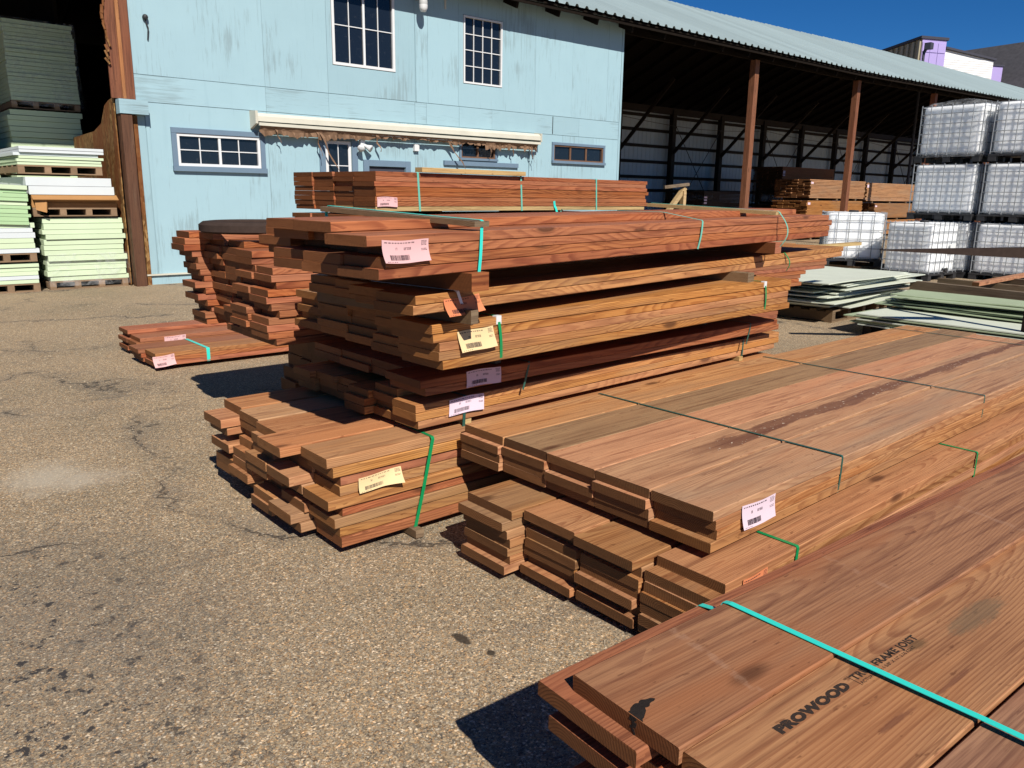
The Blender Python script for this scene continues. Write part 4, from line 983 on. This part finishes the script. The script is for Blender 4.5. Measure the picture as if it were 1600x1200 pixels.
# ------------------------------------------------------------------ intermediate bulk containers
def tote_parts():
    wx, wy = 1.16, .98
    # bottle: rounded box with pillowed faces between the bars
    def ring(hw, hd, rad, n=60):
        pts = []
        per = 2 * (2 * hw + 2 * hd)
        for i in range(n):
            s = per * i / n
            if s < 2 * hw: x, y = -hw + s, -hd
            elif s < 2 * hw + 2 * hd: x, y = hw, -hd + (s - 2 * hw)
            elif s < 4 * hw + 2 * hd: x, y = hw - (s - 2 * hw - 2 * hd), hd
            else: x, y = -hw, hd - (s - 4 * hw - 2 * hd)
            cx = max(-hw + rad, min(hw - rad, x)); cy = max(-hd + rad, min(hd - rad, y))
            d = Vector((x - cx, y - cy))
            if d.length > 1e-6: d = d.normalized() * rad; x, y = cx + d.x, cy + d.y
            pts.append((x, y))
        return pts
    zs = [.0, .02, .06] + [.06 + .86 * k / 26 for k in range(1, 27)] + [.955, .975, .985]
    mb = MB(); n = 88; rings = []
    barx = [-.58 + 1.16 * k / 6 for k in range(7)]; bary = [-.49 + .98 * k / 5 for k in range(6)]; barz = [.04, .235, .43, .625, .82, .97]
    for z in zs:
        ins = .06 if z in (.0, .985) else .025 if z in (.02, .975) else .005 if z == .955 else 0
        hw, hd = .555 - ins, .465 - ins
        row = []
        for (x, y) in ring(hw, hd, .085, n):
            dz = min(abs(z - b) for b in barz); gz = math.exp(-(dz / .022) ** 2)
            if abs(y) > hd - .02: g2 = math.exp(-(min(abs(x - b) for b in barx) / .026) ** 2)
            elif abs(x) > hw - .02: g2 = math.exp(-(min(abs(y - b) for b in bary) / .026) ** 2)
            else: g2 = .4
            s_ = .004 * max(gz, g2)
            v = Vector((x, y)); k = 1 - s_ / v.length
            row.append(len(mb.v)); mb.v.append((x * k, y * k, z))
        rings.append(row)
    for a, b in zip(rings, rings[1:]):
        for i in range(n): mb.f.append([a[i], a[(i + 1) % n], b[(i + 1) % n], b[i]])
    mb.f.append(rings[0][::-1]); mb.f.append(rings[-1])
    bottle = mb.mesh('bottle', True)
    rp = ring(.585, .495, .05, 40)
    ringm = MB().tube([(x, y, 0) for x, y in rp], .0105, 4, True).mesh('cage_ring')
    bar = MB().tube([(0, 0, .0), (0, 0, 1.0)], .0095, 4).mesh('cage_bar')
    deck = MB().box(-.6, .6, -.5, .5, .10, .135).mesh('pallet'); foot = MB().box(-.065, .065, -.065, .065, 0, .099).mesh('foot')
    cap = MB().lathe([(.085, 0), (.085, .03), (.075, .04), (0, .042)], 20).mesh('cap')
    valve = MB().tube([(0, 0, 0), (0, -.07, 0)], .04, 8).tube([(0, -.07, 0), (0, -.085, 0)], .05, 8).mesh('valve')
    plate = MB().box(-.11, .11, -.004, .004, -.09, .09).mesh('plate')
    return dict(bottle=bottle, ring=ringm, bar=bar, deck=deck, foot=foot, cap=cap, valve=valve, plate=plate, barx=barx, bary=bary, barz=barz)
TP = tote_parts()
def tote(label, loc, yaw, feet=M['blackplastic'], film=False):
    root = empty('bulk_container', loc, yaw, label, 'bulk container', 'white caged bulk containers stacked at the right')
    dk = link('pallet', TP['deck'], feet, root)
    for x in (-.53, 0, .53):
        for y in (-.43, 0, .43): link('foot', TP['foot'], feet, dk, (x, y, 0))
    link('bottle', TP['bottle'], M['hdpe'], root, (0, 0, .137))
    for k, z in enumerate(TP['barz']): link('cage_ring', TP['ring'], M['galv'], root, (0, 0, .137 + z))
    for x in TP['barx']:
        for y in (-.4855, .4855):
            if abs(x) < .57: link('cage_bar', TP['bar'], M['galv'], root, (x, y * 1.0 + math.copysign(.018, y), .137))
    for y in TP['bary']:
        for x in (-.5755, .5755):
            if abs(y) < .48: link('cage_bar', TP['bar'], M['galv'], root, (x + math.copysign(.018, x), y, .137))
    for x in (-.572, .572):
        for y in (-.482, .482): link('cage_bar', TP['bar'], M['galv'], root, (x, y, .137))
    link('cap', TP['cap'], M['blackplastic'], root, (0, 0, 1.122))
    link('valve', TP['valve'], M['blackplastic'], root, (.02, -.47, .20))
    pl_ = link('plate', TP['plate'], M['white'], root, (.25, -.512, .62))
    if film:
        mb = MB(); N = 72; lev = 14
        for i in range(N):
            t_ = 2 * math.pi * i / N; c_, s_ = math.cos(t_), math.sin(t_)
            e = (abs(c_) ** 7 + abs(s_) ** 7) ** (-1 / 7)
            for k in range(lev + 1):
                zz_ = .10 + 1.08 * k / lev; nn = noise.noise(Vector((c_ * 3, s_ * 3, zz_ * 4)))
                top = max(0, (k - lev + 1.2)) * .10
                mb.v.append(((.62 - top + .018 * nn) * e * c_, (.53 - top + .018 * nn) * e * s_, zz_ + .02 * nn * (k > lev - 3)))
        for i in range(N):
            for k in range(lev): a = i * (lev + 1) + k; b = ((i + 1) % N) * (lev + 1) + k; mb.f.append([a, b, b + 1, a + 1])
        top_i = [i * (lev + 1) + lev for i in range(N)]; mb.v.append((.02, -.03, 1.29)); ci = len(mb.v) - 1
        for i in range(N): mb.f.append([top_i[i], top_i[(i + 1) % N], ci])
        link('stretch_film', mb.mesh('stretch_film', True, False), M['film'], root)
    return root
def corner(px, py, yaw, dx=.6, dy=.5):
    c_, s_ = math.cos(yaw), math.sin(yaw); return (px + dx * c_ - dy * s_, py + dx * s_ + dy * c_)
def put(label, px, py, z, yaw, **k):
    x, y = corner(px, py, yaw); return tote(label, (x, y, z), yaw, **k)
put('single low white tank on black feet, standing free in front of the tank pile', 16.40, 6.66, 0, R2(-3))
tote('low white tank on wooden blocks behind the pale sheet pile', (17.35, 8.80, .16), R2(32)).scale = (1.22, 1.22, 1.0)
tag(MB().box(16.75, 17.95, 8.2, 9.3, 0, .158).build('platform', WOODS['old']), 'low old wooden platform beneath the low white tank', 'platform')
Ya = R2(-88)
def putr(label, x, y, z, dyaw=0.0, **k):
    o = tote(label, (x, y + .02, z), R2(90) + dyaw, **k); o.scale = (1.10, 1.0, 1.0); return o
H_ = 1.165
putr('bottom white tank of the pile, mostly hidden behind the free-standing tank', 18.25, 7.12, 0, R2(-3))
putr('middle white tank directly under the film-wrapped tank', 18.25, 7.14, H_, R2(-2))
putr('film-wrapped white tank, topmost left of the tank pile', 18.27, 7.12, 2 * H_, R2(-5), film=True)
putr('bottom white tank at the right edge, under two others', 18.20, 5.74, 0, R2(1))
putr('middle white tank at the right edge of the tank pile', 18.22, 5.74, H_, R2(-1))
putr('topmost white tank at the right edge of the tank pile', 18.25, 5.72, 2 * H_, R2(2))

# ------------------------------------------------------------------ siding sheets, timbers and the fork at the right
def sheet(parent, L_, W_, x, y, z, rz, mat, seed, name='sheet', warp=.02):
    mb = MB(); nx, ny = 8, 3
    for s, off in ((0, 0.0), (1, .0125)):
        for i in range(nx + 1):
            for j in range(ny + 1):
                u, v = i / nx, j / ny
                zz_ = warp * noise.noise(Vector((u * 2.2 + seed, v * 1.5, seed * 1.7))) + off
                mb.v.append((u * L_, v * W_, zz_))
    k = (nx + 1) * (ny + 1)
    for i in range(nx):
        for j in range(ny):
            a = i * (ny + 1) + j; q = [a, a + ny + 1, a + ny + 2, a + 1]; mb.f.append(q[::-1]); mb.f.append([k + t for t in q])
    for i in range(nx):
        for j in (0, ny): a = i * (ny + 1) + j; mb.f.append([a, a + ny + 1, k + a + ny + 1, k + a])
    for j in range(ny):
        for i in (0, nx): a = i * (ny + 1) + j; mb.f.append([a, a + 1, k + a + 1, k + a])
    return mb.build(name, mat, parent, (x, y, z), (0, 0, rz))
ps = empty('sheet_pile', (9.7, 5.05, 0), R2(4), 'untidy pile of pale warped siding sheets on an old pallet', 'sheet pile')
pallet(ps, 1.5, 1.2, WOODS['old'], .16)
pq = pallet(ps, 1.4, 1.2, WOODS['old'], .16); pq.location = (1.7, 0, 0)
z = .175; rs = random.Random(5)
for k in range(24):
    sheet(ps, rs.uniform(2.0, 2.75), 1.22 if k < 21 else 1.3, rs.uniform(-.35, .25) - (.2 if k > 19 else 0), rs.uniform(-.13, .15), z, rs.uniform(-.07, .07), M['sheetpale'], k * 3.3, warp=.014); z += .0155
gs = empty('sheet_pile', (9.15, 4.55, 0), R2(-90), 'pile of pale green siding sheets on dark timbers, at the right edge', 'sheet pile')
for k in range(4): MB().box(.15 + k * 1.0, .25 + k * 1.0, .05, 1.2, 0, .10).build('bearer', WOODS['shed'], gs)
z = .115
for k in range(7):
    sheet(gs, rs.uniform(3.3, 3.8), 1.2, rs.uniform(-.12, .12), rs.uniform(-.04, .05), z, rs.uniform(-.012, .012), M['sheetgreen'] if k % 3 else M['sheetpale'], 50 + k * 2.7, warp=.008); z += .0195
for k in range(8):
    sheet(gs, rs.uniform(2.4, 3.4), .6, rs.uniform(-.1, .2), .75 + rs.uniform(-.2, .25), z, rs.uniform(-.05, .06), M['sheetgreen'], 90 + k * 2.7, warp=.02); z += .021
def timber(label, a, b, w_, h_, mat, sup_=None):
    a = Vector(a); b = Vector(b); d = b - a; o = MB().beam((0, 0, 0), tuple(d), w_, h_).build('timber', WOODS[mat], None, tuple(a)); tag(o, label, 'timber', 'loose timbers at the right'); return o
tp = empty('timber_rack', (11.9, 5.0, 0), R2(-100), 'gray weathered timbers laid on short blocks behind the green sheets', 'timber rack')
for k in range(4): MB().box(.15 + .75 * k, .27 + .75 * k, -.35, 1.6, .0, .26).build('block', WOODS['old'], tp)
MB().box(0, 3.3, -.12, -.03, .262, .43).build('beam', WOODS['old'], tp)
MB().box(-.1, 3.2, .75, .84, .262, .42).build('beam', WOODS['old'], tp, (0, 0, 0), (0, 0, .04))
MB().box(.3, 3.4, 1.35, 1.44, .262, .46).build('beam', WOODS['old'], tp, (0, 0, 0), (0, 0, -.03))
timber('tan stick lying across the gray timbers', (11.85, 4.18, .452), (14.1, 4.15, .492), .09, .05, 'tan')
fk = MB(); fk.prism([(0, 0, -.004), (1.45, 0, -.06), (1.55, 0, -.06), (1.55, 0, .05), (1.35, 0, .045), (0, 0, .004)], (0, .11, 0))
fo = empty('fork_arm', (8.05, 3.72, 0), R2(-41), 'dark rusty tapered steel fork arm reaching in from the right edge', 'fork arm')
fk.build('tine', M['rustiron'], fo, (0, 0, 1.06))
MB().box(1.552, 1.62, 0, .11, 0, 1.75).build('shank', M['rustiron'], fo); MB().box(1.3, 2.1, -.35, .46, -.001, .03).build('base_plate', M['rustiron'], fo)
timber('pale stick poking out to the right of the tall pile', (7.4, 4.65, 1.022), (9.3, 4.62, 1.045), .085, .036, 'raw')
ts_ = empty('trestle', (7.85, 6.5, 0), 0, 'pale wooden trestle standing right of the square-ended pack', 'trestle')
MB().box(.0, .05, -.4, -.35, 0, 1.62).build('leg', WOODS['raw'], ts_); MB().box(.12, .17, -.3, -.25, 0, 1.55).build('leg', WOODS['raw'], ts_)
MB().beam((-.25, -.36, 1.36), (.06, -.36, 1.66), .05, .05).build('brace', WOODS['raw'], ts_); MB().beam((-.25, -.3, 1.66), (.08, -.40, 1.70), .04, .035).build('rail', WOODS['old'], ts_)
MB().box(-.3, .5, -.42, -.2, 0, .04).build('foot', WOODS['old'], ts_)

# ------------------------------------------------------------------ buildings beyond the shed
nb = empty('apartment_building', (75.82, 33.93, 0), R2(-24), 'modern block with lavender panels, white siding and tan ribbed side beyond the shed roof', 'building')
MB().prism([(0, 0, 0), (0, 16, 0), (0, 16, 14.1), (0, 0, 15.45)], (2.6, 0, 0)).build('tower', M['purple'], nb)
for k in range(24): MB().box(-.18, -.03, .12 + .66 * k, .34 + .66 * k, 0, 15.3 - .085 * .66 * k).build('batten', M['tanmetal'], nb)
MB().prism([(-.02, .0, 0), (-.02, 15.9, 0), (-.02, 15.9, 14.05), (-.02, 0, 15.40)], (.015, 0, 0)).build('ribbed_wall', M['tanmetal'], nb)
MB().prism([(-.25, -.12, 15.40), (-.25, 16, 14.04), (-.25, 16, 14.26), (-.25, -.12, 15.62)], (3.0, 0, 0)).build('parapet', M['charcoal'], nb)
for x in (.0, .85, 1.7): 
    for z in (9.0, 10.9, 12.8, 14.3):
        MB().box(x + .02, min(x + .83, 2.58), -.06, -.001, z + .02, z + (1.86 if z < 12.5 else 1.46 if z < 14 else .8)).build('wall_panel', M['purple'], nb)
MB().prism([(2.602, .15, 0), (8.2, .15, 0), (8.2, .15, 14.05), (2.602, .15, 14.7)], (0, 8, 0)).build('wing', M['siding'], nb)
for k in range(26): MB().box(2.62, 8.2, .085, .148, 9.1 + .19 * k, 9.27 + .19 * k).build('siding_board', M['siding'], nb)
MB().prism([(2.61, -.1, 14.72), (8.35, -.1, 14.04), (8.35, -.1, 14.22), (2.61, -.1, 14.90)], (0, 8, 0)).build('parapet', M['charcoal'], nb)
MB().box(8.202, 9.9, .6, 8, 0, 13.7).build('stair_tower', M['purple'], nb)
MB().box(8.202, 10.0, .5, 8, 13.702, 13.84).build('parapet', M['charcoal'], nb)
gh = empty('gabled_house', (84.0, 26.6, -1.35), R2(-10), 'dark gray gabled house with shingle roof at the right end of the shed roof', 'house')
MB().prism([(0, 0, 0), (9, 0, 0), (9, 0, 12.2), (4.5, 0, 17.2), (0, 0, 12.2)], (0, 12, 0)).build('wall', M['graysiding'], gh)
for k in range(24): MB().box(.05 + max(0, (k - 16) * .19), 8.9, -.05, -.002, 9.0 + .22 * k, 9.2 + .22 * k).build('siding_board', M['graysiding'], gh)
MB().prism([(-.9, -.6, 11.35), (4.5, -.6, 17.35), (4.5, -.6, 17.7), (-.9, -.6, 11.7)], (0, 13, 0)).build('roof', M['roofgray'], gh)
MB().prism([(9.9, -.6, 11.35), (4.51, -.6, 17.35), (4.51, -.6, 17.7), (9.9, -.6, 11.7)], (0, 13, 0)).build('roof', M['roofgray'], gh)
sl = empty('street_lamp', (45.9, 20.4, 0), 0, 'dark pole with a square floodlight head in front of the lavender panels', 'street lamp')
MB().tube([(0, 0, 0), (0, 0, 9.3)], .07, 8).build('pole', M['charcoal'], sl)
MB().beam((0, 0, 9.2), (0, -.1, 9.42), .12, .12).build('bracket', M['charcoal'], sl)
MB().box(-.16, .2, -.38, -.05, 9.36, 9.68).build('lamp_head', M['charcoal'], sl)

# ------------------------------------------------------------------ grit and splinters on the asphalt
mb = MB(); rp = random.Random(3)
for k in range(900):
    x = rp.uniform(.2, 6); y = rp.uniform(1.2, 12); s = rp.uniform(.002, .0065) * (1 + .05 * y)
    if k % 7 == 0:
        a = rp.uniform(0, 3.14); l = rp.uniform(.015, .05); mb.beam((x, y, .002), (x + l * math.cos(a), y + l * math.sin(a), .003), .003, .002)
    else:
        n = len(mb.v)
        mb.v += [(x + s, y, 0), (x, y + s, 0), (x - s, y, 0), (x, y - s, 0), (x, y, s * 1.1)]
        mb.f += [[n, n + 1, n + 4], [n + 1, n + 2, n + 4], [n + 2, n + 3, n + 4], [n + 3, n, n + 4]]
gr = mb.build('grit', M['pebble']); tag(gr, kind='stuff', label='pale grit and wood splinters scattered over the asphalt')
